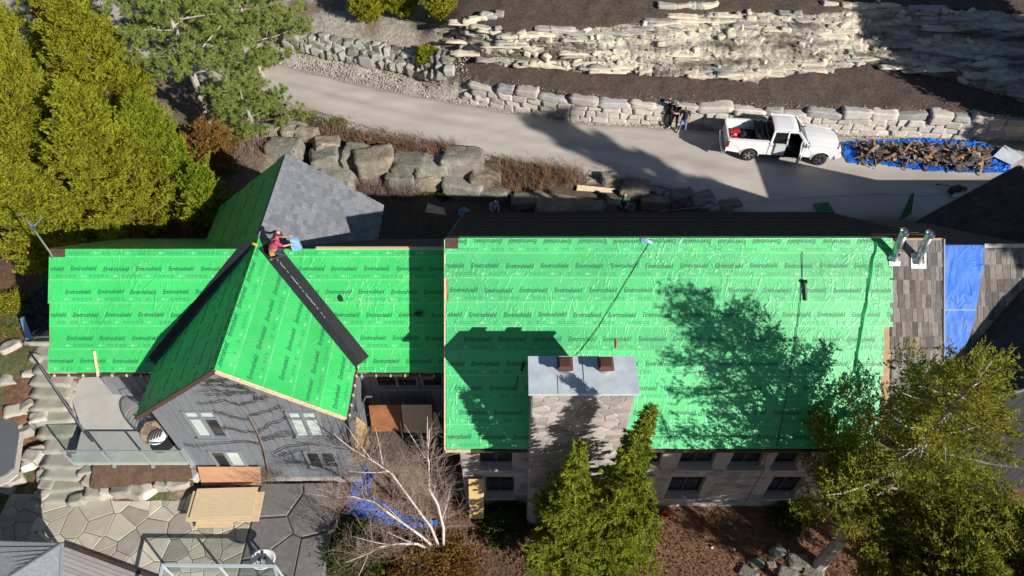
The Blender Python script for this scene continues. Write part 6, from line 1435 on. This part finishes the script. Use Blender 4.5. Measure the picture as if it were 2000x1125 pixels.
# ================================================================ people
SK = {'skin': (.52, .30, .22), 'hair_dark': (.03, .022, .018), 'hair_red': (.20, .06, .035), 'navy': (.012, .013, .028), 'black_cloth': (.012, .012, .014), 'jeans': (.14, .25, .42), 'shoe_tan': (.50, .38, .24), 'pink': (.42, .055, .11), 'grey_trousers': (.03, .033, .045), 'brown_hat': (.05, .035, .03), 'white_shirt': (.45, .52, .68), 'pale_sleeve': (.62, .42, .40), 'boot': (.17, .13, .11), 'green_cloth': (.03, .12, .07), 'leather': (.42, .22, .08)}
for k, c in SK.items(): M['p_' + k] = pmat('cloth_' + k, c, tuple(x * .8 for x in c), 14, .85)
def person(name, label, base, yaw, J, mats, scale=1.0, hair=None, hat=None, extra=None):
    """one continuous body: ellipsoids along the bones, voxel-remeshed; materials by nearest bone.
    J: joints in metres (x right of the person, y forward, z up)"""
    root = empty(name, base, yaw, label, 'person')
    V = {k: Vector(v) * scale for k, v in J.items()}
    bones = []
    def bone(a, b, ra, rb, mat): bones.append((V[a] if isinstance(a, str) else a, V[b] if isinstance(b, str) else b, ra * scale, rb * scale, mat))
    bone('pelvis', 'chest', .145, .165, 'top'); bone('chest', 'neck', .15, .075, 'top'); bone('neck', 'head', .055, .06, 'skin')
    for s in 'LR':
        bone('hip' + s, 'knee' + s, .095, .06, 'legs'); bone('knee' + s, 'ankle' + s, .06, .042, 'shin'); bone('ankle' + s, 'toe' + s, .05, .042, 'shoe'); bone('pelvis', 'hip' + s, .135, .1, 'legs')
        bone('chest', 'sho' + s, .11, .075, 'top'); bone('sho' + s, 'elb' + s, .06, .046, 'sleeve'); bone('elb' + s, 'wri' + s, .044, .032, 'fore'); bone('wri' + s, 'hand' + s, .034, .04, 'hand')
        h = V['hand' + s]; d = (h - V['wri' + s]).normalized(); sd = d.cross(Vector((0, 0, 1))); sd = sd.normalized() if sd.length > .1 else Vector((1, 0, 0)); up = sd.cross(d)
        for k, (o, l) in enumerate(((-.03, .07), (-.01, .085), (.011, .08), (.03, .06))):
            p = h + sd * o * scale + d * .02 * scale; q = p + (d * .6 * l + up * -.25 * l) * scale; bones.append((p, q, .010 * scale, .009 * scale, 'hand')); bones.append((q, q + (d * .2 * l - up * .5 * l) * scale, .009 * scale, .008 * scale, 'hand'))
        p = h - d * .02 * scale - sd * .04 * scale; bones.append((p, p - sd * .03 * scale + d * .05 * scale, .011 * scale, .009 * scale, 'hand'))
    hd = V['head']; face = Vector(J.get('look', (0, 1, -.2))).normalized(); up = Vector((0, 0, 1)); rt = face.cross(up).normalized(); hu = rt.cross(face)
    bones.append((hd + hu * .03 * scale, hd + hu * .1 * scale, .085 * scale, .088 * scale, 'skin')); bones.append((hd + face * .025 * scale - hu * .035 * scale, hd + face * .035 * scale - hu * .02 * scale, .062 * scale, .06 * scale, 'skin'))
    bones.append((hd + face * .1 * scale + hu * .01 * scale, hd + face * .112 * scale - hu * .015 * scale, .014 * scale, .017 * scale, 'skin'))
    for s in (-1, 1): bones.append((hd + rt * s * .086 * scale + hu * .03 * scale, hd + rt * s * .09 * scale - hu * .01 * scale, .018 * scale, .014 * scale, 'skin'))
    bm = bmesh.new()
    for a, b, ra, rb, m in bones:
        n = max(2, int((b - a).length / (min(ra, rb) * .45)) + 1)
        for i in range(n + 1):
            t = i / n; r = ra + (rb - ra) * t; bmesh.ops.create_icosphere(bm, subdivisions=2 if r > .03 else 1, radius=r, matrix=Matrix.Translation(a.lerp(b, t)))
    me = bpy.data.meshes.new('tmp'); bm.to_mesh(me); bm.free()
    o = bpy.data.objects.new('tmp', me); COL.objects.link(o); md = o.modifiers.new('r', 'REMESH'); md.mode = 'VOXEL'; md.voxel_size = .014 * scale; md.use_smooth_shade = True
    sm = o.modifiers.new('s', 'SMOOTH'); sm.iterations = 3; sm.factor = .5
    dg = bpy.context.evaluated_depsgraph_get(); nm = bpy.data.meshes.new_from_object(o.evaluated_get(dg)); bpy.data.objects.remove(o); bpy.data.meshes.remove(me)
    nm.name = 'body'; nm.materials.clear(); order = ['top', 'sleeve', 'fore', 'legs', 'shin', 'shoe', 'skin', 'hand']
    for k in order: nm.materials.append(M['p_' + mats.get(k, mats.get({'sleeve': 'top', 'fore': 'skin', 'shin': 'legs', 'hand': 'skin'}.get(k, k), 'skin'))])
    C = np.empty(len(nm.polygons) * 3); nm.polygons.foreach_get('center', C); C = C.reshape(-1, 3); best = np.full(len(C), 9e9); idx = np.zeros(len(C), int)
    for a, b, ra, rb, m in bones:
        A = np.array(a); Dv = np.array(b - a); L2 = max(1e-9, Dv @ Dv); t = np.clip((C - A) @ Dv / L2, 0, 1); d = np.linalg.norm(C - A - t[:, None] * Dv, axis=1) - (ra + (rb - ra) * t)
        u = d < best; best[u] = d[u]; idx[u] = order.index(m)
    nm.polygons.foreach_set('material_index', idx.astype(np.int32)); nm.polygons.foreach_set('use_smooth', np.ones(len(C), bool))
    bo = bpy.data.objects.new('body', nm); COL.objects.link(bo); bo.parent = root
    # hair cap or hat, eyes, mouth
    def capm(r, lo, nme, mat, brim=0):
        m = MB(); c = hd + hu * .045 * scale - face * .012 * scale; Mx = Matrix((rt, face, hu)).transposed()
        m.lathe([(r * math.cos(t), r * 1.05 * math.sin(t)) for t in np.linspace(lo, 1.57, 8)], c, 18, M=Mx)
        if brim: m.lathe([(r * .98, .02 * scale), (r + brim, .005 * scale), (r + brim, -.004 * scale), (r * .95, .004 * scale)], c + hu * .02 * scale, 20, M=Mx)
        m.build(nme, M[mat], root, True, keep=False)
    if hat: capm(.108 * scale, .05, 'hat', 'p_' + hat, .055 * scale)
    if hair: capm(.1 * scale, -.35 if not hat else -.5, 'hair', 'p_' + hair)
    m = MB()
    for s in (-1, 1): m.lathe([(0, -.008 * scale), (.012 * scale, 0), (0, .008 * scale)], hd + face * .088 * scale + rt * s * .034 * scale + hu * .03 * scale, 8)
    m.bar(hd + face * .096 * scale - rt * .022 * scale - hu * .045 * scale, hd + face * .096 * scale + rt * .022 * scale - hu * .045 * scale, .008 * scale); m.build('face_features', M['p_hair_dark'], root, keep=False)
    if extra: extra(root, V)
    return root
def standing(armsL, armsR, stance=.12, look=(0, 1, -.35), hunch=.05):
    J = dict(pelvis=(0, 0, .93), chest=(0, .02 + hunch * .5, 1.27), neck=(0, .03 + hunch, 1.46), head=(0, .06 + hunch * 1.5, 1.58), look=look)
    for s, k in (('L', -1), ('R', 1)):
        J['hip' + s] = (k * .09, 0, .88); J['knee' + s] = (k * (.09 + stance * .4), .03, .48); J['ankle' + s] = (k * (.09 + stance * .7), -.02, .08); J['toe' + s] = (k * (.1 + stance * .9), .15, .045); J['sho' + s] = (k * .185, hunch * .7, 1.40)
    for s, (e, w, h) in (('L', armsL), ('R', armsR)): J['elb' + s], J['wri' + s], J['hand' + s] = e, w, h
    return J
def gz(px, py, z=ZD): p = at_z(px, py, z); return Vector((p.x, p.y, ZD + .03))
crossed = (((-.25, .10, 1.14), (-.05, .25, 1.12), (.03, .26, 1.13)), ((.25, .10, 1.14), (.05, .27, 1.17), (-.03, .27, 1.16)))
person('person', 'red haired person in dark jacket with folded arms by the block wall', gz(1314, 252), R(150), standing(*crossed, look=(0.1, 1, -.2)), dict(top='black_cloth', sleeve='pale_sleeve', fore='pale_sleeve', legs='black_cloth', shoe='shoe_tan', skin='skin'), 1.06, hair='hair_red')
down = (((-.26, .0, 1.12), (-.27, .08, .90), (-.26, .11, .82)), ((.26, .0, 1.12), (.27, .08, .90), (.26, .11, .82)))
person('person', 'dark haired person in navy shirt and blue jeans beside the parked truck', gz(1331, 259), R(165), standing(*down, look=(.2, 1, -.3)), dict(top='navy', fore='skin', legs='jeans', shin='jeans', shoe='shoe_tan', skin='skin'), 1.02, hair='hair_dark')
person('person', 'person in black clothes and tan shoes turned towards the block wall', gz(1301, 247), R(20), standing(*crossed, look=(0.2, 1, -.3)), dict(top='black_cloth', legs='black_cloth', shoe='shoe_tan', skin='skin', fore='black_cloth'), 1.0, hair='hair_dark')
def trench(px, py): p = at_z(px, py, 2.5); return Vector((p.x, p.y, float(base_h(p.x, p.y)) + .02))
work = (((-.24, .16, 1.15), (-.16, .38, 1.05), (-.12, .45, 1.02)), ((.24, .16, 1.15), (.16, .38, 1.08), (.12, .45, 1.05)))
person('person', 'worker in pale blue shirt standing in the shade behind the house', trench(964, 432), R(200), standing(*work, look=(0, 1, -.5), hunch=.16), dict(top='white_shirt', legs='grey_trousers', shoe='boot', skin='skin', fore='white_shirt'), 1.0, hair='hair_dark')
person('person', 'worker in dark green clothes with reddish hair in the shade behind the house', trench(1213, 428), R(170), standing(*work, look=(0, 1, -.5), hunch=.1), dict(top='green_cloth', legs='grey_trousers', shoe='boot', skin='skin'), 1.0, hair='hair_red')
# ---- roofer kneeling at the head of the valley
def roofer():
    b = on_left(545, 503); base = Vector((b.x, b.y, b.z + .05))
    J = dict(pelvis=(0, -.12, .44), chest=(0, .06, .76), neck=(0, .16, .93), head=(0, .22, 1.04), look=(0, 1, -.35))
    for s, k in (('L', -1), ('R', 1)):
        J['hip' + s] = (k * .1, -.12, .40); J['knee' + s] = (k * .14, .2, .14); J['ankle' + s] = (k * .12, -.24, .08); J['toe' + s] = (k * .12, -.38, .02); J['sho' + s] = (k * .185, .1, .88)
    J['elbL'], J['wriL'], J['handL'] = (-.22, .32, .70), (-.14, .52, .74), (-.12, .60, .76); J['elbR'], J['wriR'], J['handR'] = (.22, .30, .66), (.17, .52, .62), (.15, .60, .61)
    def extra(root, V):
        m = MB(); m.lathe([(.165, -.05), (.172, 0), (.165, .05)], (0, -.1, .5), 18); m.build('tool_belt', M['p_leather'], root, True, keep=False)
        for x in (-.17, .17):
            m = MB(); m.box((x, -.16, .40), (.09, .17, .2)); m.box((x, -.16, .47), (.11, .19, .04)); m.build('tool_pouch', M['p_leather'], root, keep=False)
        for s in (-1, 1):
            m = MB(); m.tube([(s * .1, .2, .78), (s * .12, .12, .94), (s * .1, -.04, .9), (s * .08, -.12, .62)], .022, 5); m.build('harness_strap', M['black'], root, keep=False)
    person('person', 'roofer in pink shirt and brimmed hat kneeling at the top of the valley', base, R(-72), J, dict(top='pink', fore='skin', legs='grey_trousers', shin='grey_trousers', shoe='boot', skin='skin'), 1.05, hair='hair_dark', hat='brown_hat', extra=extra)
    # the folded sheet bundle he reaches for
    p = on_left(574, 487); c = Vector((p.x, p.y, p.z)); Mx = Matrix.Rotation(R(-20), 3, 'Z')
    root = empty('felt_bundle', c, label='open blue and green sheet bag held upright by the kneeling roofer', cat='bag')
    m = MB(); m.prism([c + Mx @ Vector(q) for q in ((-.28, 0, .0), (.0, -.12, .0), (.02, -.08, .5), (-.2, .04, .34))], Mx @ Vector((.02, .12, 0))); m.build('green_side', M['green_dark'], root)
    m = MB(); m.prism([c + Mx @ Vector(q) for q in ((.0, -.13, .0), (.3, .06, .02), (.2, .1, .5), (.03, -.08, .6))], Mx @ Vector((-.03, .12, 0))); m.build('blue_side', M['blue_pale'], root)
M['green_dark'] = pmat('green_bag', (.02, .20, .06), (.015, .15, .05), 5, .5); M['blue_pale'] = pmat('pale_blue_sheet', (.20, .36, .58), (.15, .28, .48), 5, .4)
roofer()
# ================================================================ site clutter
def crumple(name, outline, z, mat, label, amp=.1, seed=1, cat='tarp', n=40):
    """a crumpled sheet lying inside a pixel outline"""
    W = [at_z(a, b, z) for a, b in outline]; xs = [p.x for p in W]; ys = [p.y for p in W]; x0, x1, y0, y1 = min(xs), max(xs), min(ys), max(ys)
    def inside(x, y):
        c = False; m = len(W)
        for i in range(m):
            a, b = W[i], W[(i + 1) % m]
            if (a.y > y) != (b.y > y) and x < (b.x - a.x) * (y - a.y) / (b.y - a.y) + a.x: c = not c
        return c
    nx = n; ny = max(8, int(n * (y1 - y0) / (x1 - x0))); vs = {}; mb = MB(); fs = []
    def vert(i, j):
        if (i, j) not in vs:
            x, y = x0 + (x1 - x0) * i / nx, y0 + (y1 - y0) * j / ny
            zz = float(base_h(x, y)); zz = max(zz, ZD + .045) if abs(zz - ZD) < .3 else zz
            h = amp * abs(mnoise.fractal((x * 1.6 + seed, y * 1.6, seed), .8, 2.2, 5)) + amp * .35 * abs(mnoise.noise((x * 5, y * 5, seed)))
            vs[(i, j)] = len(mb.v); mb.v.append((x + .05 * mnoise.noise((x * 4, y * 4, 2)), y + .05 * mnoise.noise((x * 4, y * 4, 9)), zz + .015 + h))
        return vs[(i, j)]
    for i in range(nx):
        for j in range(ny):
            if inside(x0 + (x1 - x0) * (i + .5) / nx, y0 + (y1 - y0) * (j + .5) / ny): mb.f.append((vert(i, j), vert(i + 1, j), vert(i + 1, j + 1), vert(i, j + 1))); mb.m.append(0)
    return tag(mb.build(name, M[mat], None, False), label, cat)
crumple('ground_tarp', [(1645, 278), (1690, 276), (1800, 272), (1900, 276), (1960, 292), (1975, 322), (1968, 338), (1900, 338), (1800, 334), (1720, 322), (1655, 318), (1646, 300)], ZD + .05, 'tarp', 'crumpled blue tarp spread on the driveway under the debris heap', .16, 3, n=90)
crumple('garden_tarp', [(695, 950), (712, 918), (735, 935), (722, 975), (790, 1005), (850, 1012), (858, 1026), (800, 1032), (720, 1024), (680, 1015), (682, 985)], .5, 'tarp', 'crumpled blue tarp on the ground below the birch branches', .22, 5, n=54)
M['deb_wood'] = pmat('old_board', (.46, .27, .15), (.27, .15, .085), 4, .85, .2, 30, island=.4); M['deb_dark'] = pmat('torn_felt', (.055, .047, .045), (.11, .088, .078), 5, .85, .4, 30, island=.4)
M['deb_grey'] = pmat('grey_shingle_piece', (.25, .215, .19), (.15, .13, .12), 5, .85, .3, 30, island=.3)
def debris():
    rs = np.random.RandomState(7); L = []
    def place(k, big):
        t = rs.rand(); px = 1672 + 262 * t; c = 290 + 16 * t + 6; py = c + rs.normal(0, 11); py = min(max(py, 284), 326 + 8 * t)
        p = at_z(px, py, ZD + .1); d = 1 - min(1, abs(py - c - 6) / 24); e = min(1, t * 8, (1 - t) * 6); return Vector((p.x, p.y, ZD + .12 + .55 * d * e * (.8 + .4 * math.sin(px * .05)) * rs.uniform(.55, 1.05)))
    # the heap itself, small stuff
    heap = MB()
    for k in range(900):
        p = place(k, False); s = rs.uniform(.08, .3); Mx = Matrix.Rotation(rs.uniform(0, 6.28), 3, 'Z') @ Matrix.Rotation(rs.normal(0, .5), 3, 'X') @ Matrix.Rotation(rs.normal(0, .5), 3, 'Y'); heap.cur = [0, 0, 1, 2][rs.randint(4)]; heap.box(p - Vector((0, 0, .08)), (s * rs.uniform(1, 2), s * .6, .02), Mx)
    tag(heap.build('debris_heap', [M['deb_dark'], M['deb_grey'], M['deb_wood']]), 'heap of small torn shingle and wood scraps on the blue tarp', 'debris', kind='stuff')
    for k in range(70):
        p = place(k, True) + Vector((0, 0, .08)); Mx = Matrix.Rotation(rs.uniform(0, 3.14), 3, 'Z') @ Matrix.Rotation(rs.normal(0, .35), 3, 'Y'); m = MB(); l = rs.uniform(.4, 1.15); m.box(p, (l, rs.uniform(.07, .14), .025), Mx); tag(m.build('broken_board', M['deb_wood']), 'broken brown board lying on the debris heap', 'board', 'broken boards on the heap')
    for k in range(60):
        p = place(k, True) + Vector((0, 0, .1)); a, b = rs.uniform(.3, .7), rs.uniform(.25, .5); Mx = Matrix.Rotation(rs.uniform(0, 3.14), 3, 'Z') @ Matrix.Rotation(rs.normal(0, .4), 3, 'X'); m = MB(); q = rs.uniform(0, 9)
        m.grid(lambda i, j: p + Mx @ Vector(((i - .5) * a, (j - .5) * b, .07 * mnoise.noise((i * 2 + q, j * 2, q)))), 4, 3); tag(m.build('torn_shingle', M['deb_dark'] if rs.rand() < .6 else M['deb_grey']), 'torn dark shingle piece on the debris heap', 'shingle', 'torn shingles on the heap')
debris()
sheet('drip_board', [at_z(1940, 305, ZD + .3), at_z(1976, 322, ZD + .2), at_z(1999, 306, ZD + .25), at_z(1963, 282, ZD + .35)], .03, 'white_metal', 'pale grey panel lying on the end of the blue tarp', 'panel')
sheet('pale_plank', [at_z(1126, 372, 3.6), at_z(1226, 378, 3.6), at_z(1226, 371, 3.75), at_z(1128, 361, 3.75)], .05, 'ply_edge', 'long pale plank on the verge at the shadow edge', 'plank')
sheet('pale_board', [at_z(830, 414, 3.0), at_z(872, 420, 3.0), at_z(866, 406, 3.05), at_z(836, 397, 3.1)], .03, 'ply_edge', 'pale panel lying in the shade behind the cottage', 'panel')
# shingle bundle and green packaging in the shade
def bundle():
    p = at_z(1609, 407, ZD + .1); r = empty('shingle_bundle', p, label='green wrapped bundle of roofing lying on the shaded driveway', cat='bundle'); m = MB(); m.box(p, (.75, .75, .16), Matrix.Rotation(.1, 3, 'Z')); m.build('pack', M['green_dark'], r)
    for k in range(3): m = MB(); m.box(p + Vector((0, -.22 + .2 * k, .083)), (.5, .07, .006), Matrix.Rotation(.1, 3, 'Z')); m.build('printed_band', M['black'], r)
    p = at_z(1768, 425, 4.1); m = MB(); root = empty('green_wrap', p, label='folded green sheet standing like a tent by the dark roof corner', cat='sheet')
    a, b, c, d, e = [p + Vector(q) for q in ((-.45, -.3, 0), (.35, .2, .05), (.15, .55, 1.15), (-.05, .45, 1.1), (.45, .7, .1))]
    m.prism([a, b, c, d], (.03, .03, 0)); m.build('front_flap', M['green_dark'], root); m = MB(); m.prism([b, e, c], (-.03, .02, 0)); m.build('side_flap', M['green_dark'], root)
bundle()
def clutter():
    rs = random.Random(3)
    p = at_z(1862, 372, ZD + .1)
    m = MB(); m.tube([p + Vector((-.7, .35, .1)), p + Vector((.5, -.1, .25))], .02, 6); m.box(p + Vector((-.72, .36, .1)), (.12, .06, .06)); tag(m.build('long_hammer', M['black']), 'long handled bar leaning among the tools on the driveway', 'tool')
    m = MB()
    m.box(p + Vector((.0, -.1, .14)), (.6, .3, .28), Matrix.Rotation(.4, 3, 'Z')); m.tube([p + Vector((-.2, -.2, .32)), p + Vector((0, -.1, .45)), p + Vector((.2, 0, .32))], .02, 6); tag(m.build('tool_box', M['black']), 'black tool box at the lit edge of the driveway', 'tool box')
    m = MB(); m.box(p + Vector((.45, .1, .12)), (.5, .12, .2), Matrix.Rotation(-.8, 3, 'Z')); tag(m.build('timber_offcut', M['deb_wood']), 'brown timber offcut beside the black tool box', 'timber')
    m = MB(); m.prism([p + Vector(q) for q in ((-.35, -.55, .05), (.2, -.7, .05), (.35, -.4, .08), (-.1, -.25, .1))], (0, 0, .02)); tag(m.build('pale_sheet_scrap', M['white_metal']), 'pale sheet scrap beside the tool box', 'scrap')
    m = MB(); pts = [at_z(a, b, ZD + .07) for a, b in ((1290, 412), (1400, 402), (1480, 392), (1600, 384), (1720, 378), (1800, 382), (1846, 378), (1852, 366), (1868, 362))]; m.tube(pts, .012, 5); tag(m.build('air_hose', M['hose']), 'thin pale green hose trailing across the shaded driveway', 'hose')
    for k, (px, py, c, lab) in enumerate(((905, 408, 'blue_pale', 'pale blue plastic bag in the shade behind the house'), (1040, 398, 'blue_pale', 'crumpled blue sheet scrap hanging on the shaded bank'), (1080, 408, 'white_metal', 'grey open crate in the shade behind the house'))):
        q = at_z(px, py, 2.7); q.z = gh(q.x, q.y) + .05; m = MB()
        if k < 2: m.grid(lambda i, j: q + Vector(((i - .5) * .6, (j - .5) * .5, .35 * math.sin(i * 3.1) * math.sin(j * 3.1) + .05 * mnoise.noise((i * 5, j * 5, k)))), 9, 9)
        else:
            for s in (-1, 1): m.box(q + Vector((s * .3, 0, .15)), (.03, .4, .3)); m.box(q + Vector((0, s * .2, .15)), (.57, .03, .3))
            m.box(q, (.57, .37, .03))
        tag(m.build(['plastic_bag', 'sheet_scrap', 'crate'][k], M[c]), lab, ['bag', 'scrap', 'crate'][k])
    # cables on the big roof
    def cable(name, pts, r, lab, sag=.0):
        W3 = []
        for (a, b), (c, d) in zip(pts[:-1], pts[1:]):
            for s in range(8):
                t = s / 8; q = on_main(a + (c - a) * t, b + (d - b) * t); W3.append(q + PLM.n * (.045 + r + .01 * mnoise.noise((a + t, b, 1))))
        W3.append(on_main(*pts[-1]) + PLM.n * (.045 + r)); m = MB(); m.tube(W3, r, 6); return tag(m.build(name, M['black']), lab, 'rope')
    cable('roof_cable', [(1272, 468), (1250, 505), (1205, 580), (1165, 645), (1120, 702)], .010, 'thin black cable running from the ridge to the chimney')
    cable('safety_rope', [(1566, 492), (1566, 550), (1560, 610), (1547, 700), (1530, 800), (1516, 872)], .011, 'black safety rope running down the green roof over the eave')
    a = on_main(1516, 872); a = a + Vector((0, -.12, .02)); m = MB(); m.tube([a, a + Vector((-.2, .1, -.6)), at_y(1490, 920, 12.3), at_y(1455, 982, 12.2)], .014, 6); tag(m.build('rope_tail', M['black']), 'loose end of the safety rope hanging before the stone wall', 'rope')
    q = on_main(1570, 568) + PLM.n * .09; m = MB(); m.bar(q - PLM.w * .35 + Vector((.05, 0, 0)), q + PLM.w * .3, .06, .06); m.box(q + PLM.w * .32, (.14, .1, .12)); tag(m.build('rope_grab', M['black']), 'black rope grab with strap on the safety rope', 'rope grab')
    q = on_main(1262, 468) + PLM.n * .1; m = MB(); m.grid(lambda i, j: q + PLM.u * (i - .5) * .42 + PLM.w * ((j - .5) * .12 - .12 * i) + PLM.n * (.05 * math.sin(i * 3.1) - .04), 8, 5); tag(m.build('blue_sheet_flap', M['blue_pale']), 'small pale blue flap sticking up at the ridge', 'scrap')
    q = on_main(1204, 671); m = MB(); m.bar(q + PLM.n * .06 - PLM.w * .17, q + PLM.n * .06 + PLM.w * .17, .07, .03); tag(m.build('wood_shim', M['deb_wood']), 'short orange wood shim lying on the green roof above the chimney', 'wood')
    for (px, py, lab) in ((1021, 716, 'black felt strip on the shaded roof left of the chimney cap'), (1010, 745, 'thin black felt sliver below the felt strip')):
        q = on_main(px, py); m = MB(); m.bar(q + PLM.n * .05 - PLM.w * .16 - PLM.u * .04, q + PLM.n * .05 + PLM.w * .16 + PLM.u * .04, .09 if py < 730 else .03, .03); tag(m.build('felt_strip', M['membrane']), lab, 'scrap')
    q0, q1 = on_left(186, 685), on_left(194, 727); nn = Vector((0, -LS, 1)).normalized(); m = MB(); m.bar(q0 + nn * .07, q1 + nn * .07 - Vector((0, .1, .09)), .09, .05); tag(m.build('loose_batten', M['ply_edge']), 'short pale batten lying down the green roof at the eave', 'batten')
    for k, (px, py) in enumerate(((530, 600), (640, 540))): pass
    # orange bucket and little litter in front of the stone wall
    q = at_z(1300, 1006, .0); q.z = gh(q.x, q.y); m = MB(); m.lathe([(.0, 0), (.12, 0), (.16, .28), (.17, .28), (.17, .3), (.145, .3), (.11, .03), (0, .03)], q, 18); tag(m.build('orange_bucket', M['orange_pl'], None, True), 'orange plastic bucket on the leafy ground by the spruce', 'bucket')
    for px, py in ((1393, 1066), (1436, 1070)): q = at_z(px, py, 0); q.z = gh(q.x, q.y) + .05; put_rock('white_stone', M['white_paint'], q, (.16, .12, .1), .4, px, None, 'small white stone on the brown leaf litter', 'stone', 'white stones on the litter', sub=2)
    # slabs of the path at the lower right
    for k, (px, py, w) in enumerate(((1520, 1075, .9), (1480, 1098, .8), (1508, 1100, .5), (1560, 1095, 1.2), (1590, 1110, 1.2), (1540, 1120, 1.1), (1462, 1118, 1.0))):
        q = at_z(px, py, 0); q.z = gh(q.x, q.y) + .06; put_rock('path_slab', M['rock_grey'], q, (w * .7, w * .55, .1), .5 - .2 * k, 1200 + k, None, 'flat grey stone slab of the path beneath the big cedar', 'stone slab', 'path slabs under the cedar', sub=3, boxy=.8, cuts=5, tilt=.04, rough=.015)
    # yellow tape scraps
    for k, (px, py, lab) in enumerate(((500, 478, 'yellow tape scrap at the gable ridge beside the roofer'), (694, 378, 'yellow tape scrap at the far eave of the grey slates'))):
        q = at_z(px, py, 9.5 if k == 0 else 7.0); m = MB(); m.grid(lambda i, j: q + Vector(((i - .5) * .3, (j - .5) * .1 - .1 * i, .06 + .03 * math.sin(i * 6))), 6, 2); tag(m.build('yellow_tape', M['yellow']), lab, 'tape')
M['hose'] = pmat('pale_hose', (.3, .42, .3), (.25, .36, .26), 5, .5); M['orange_pl'] = pmat('orange_plastic', (.75, .13, .02), (.62, .1, .02), 4, .4); M['yellow'] = pmat('yellow_tape', (.8, .55, .05), (.7, .45, .04), 5, .5)
clutter()
# blue chair-back like sheet at the left edge and dark tarp
def left_bits():
    p = [at_z(a, b, z) for a, b, z in ((40, 622, 3.9), (48, 618, 4.1), (64, 660, 3.7), (52, 664, 3.6))]
    sheet('blue_board', p, .03, 'blue_pale', 'narrow pale blue board beside the garden steps', 'board')
    crumple('dark_tarp', [(50, 590), (95, 560), (98, 640), (75, 655), (52, 640)], 3.5, 'black', 'black crumpled plastic sheet beside the cottage corner', .3, 8, n=24)
left_bits()
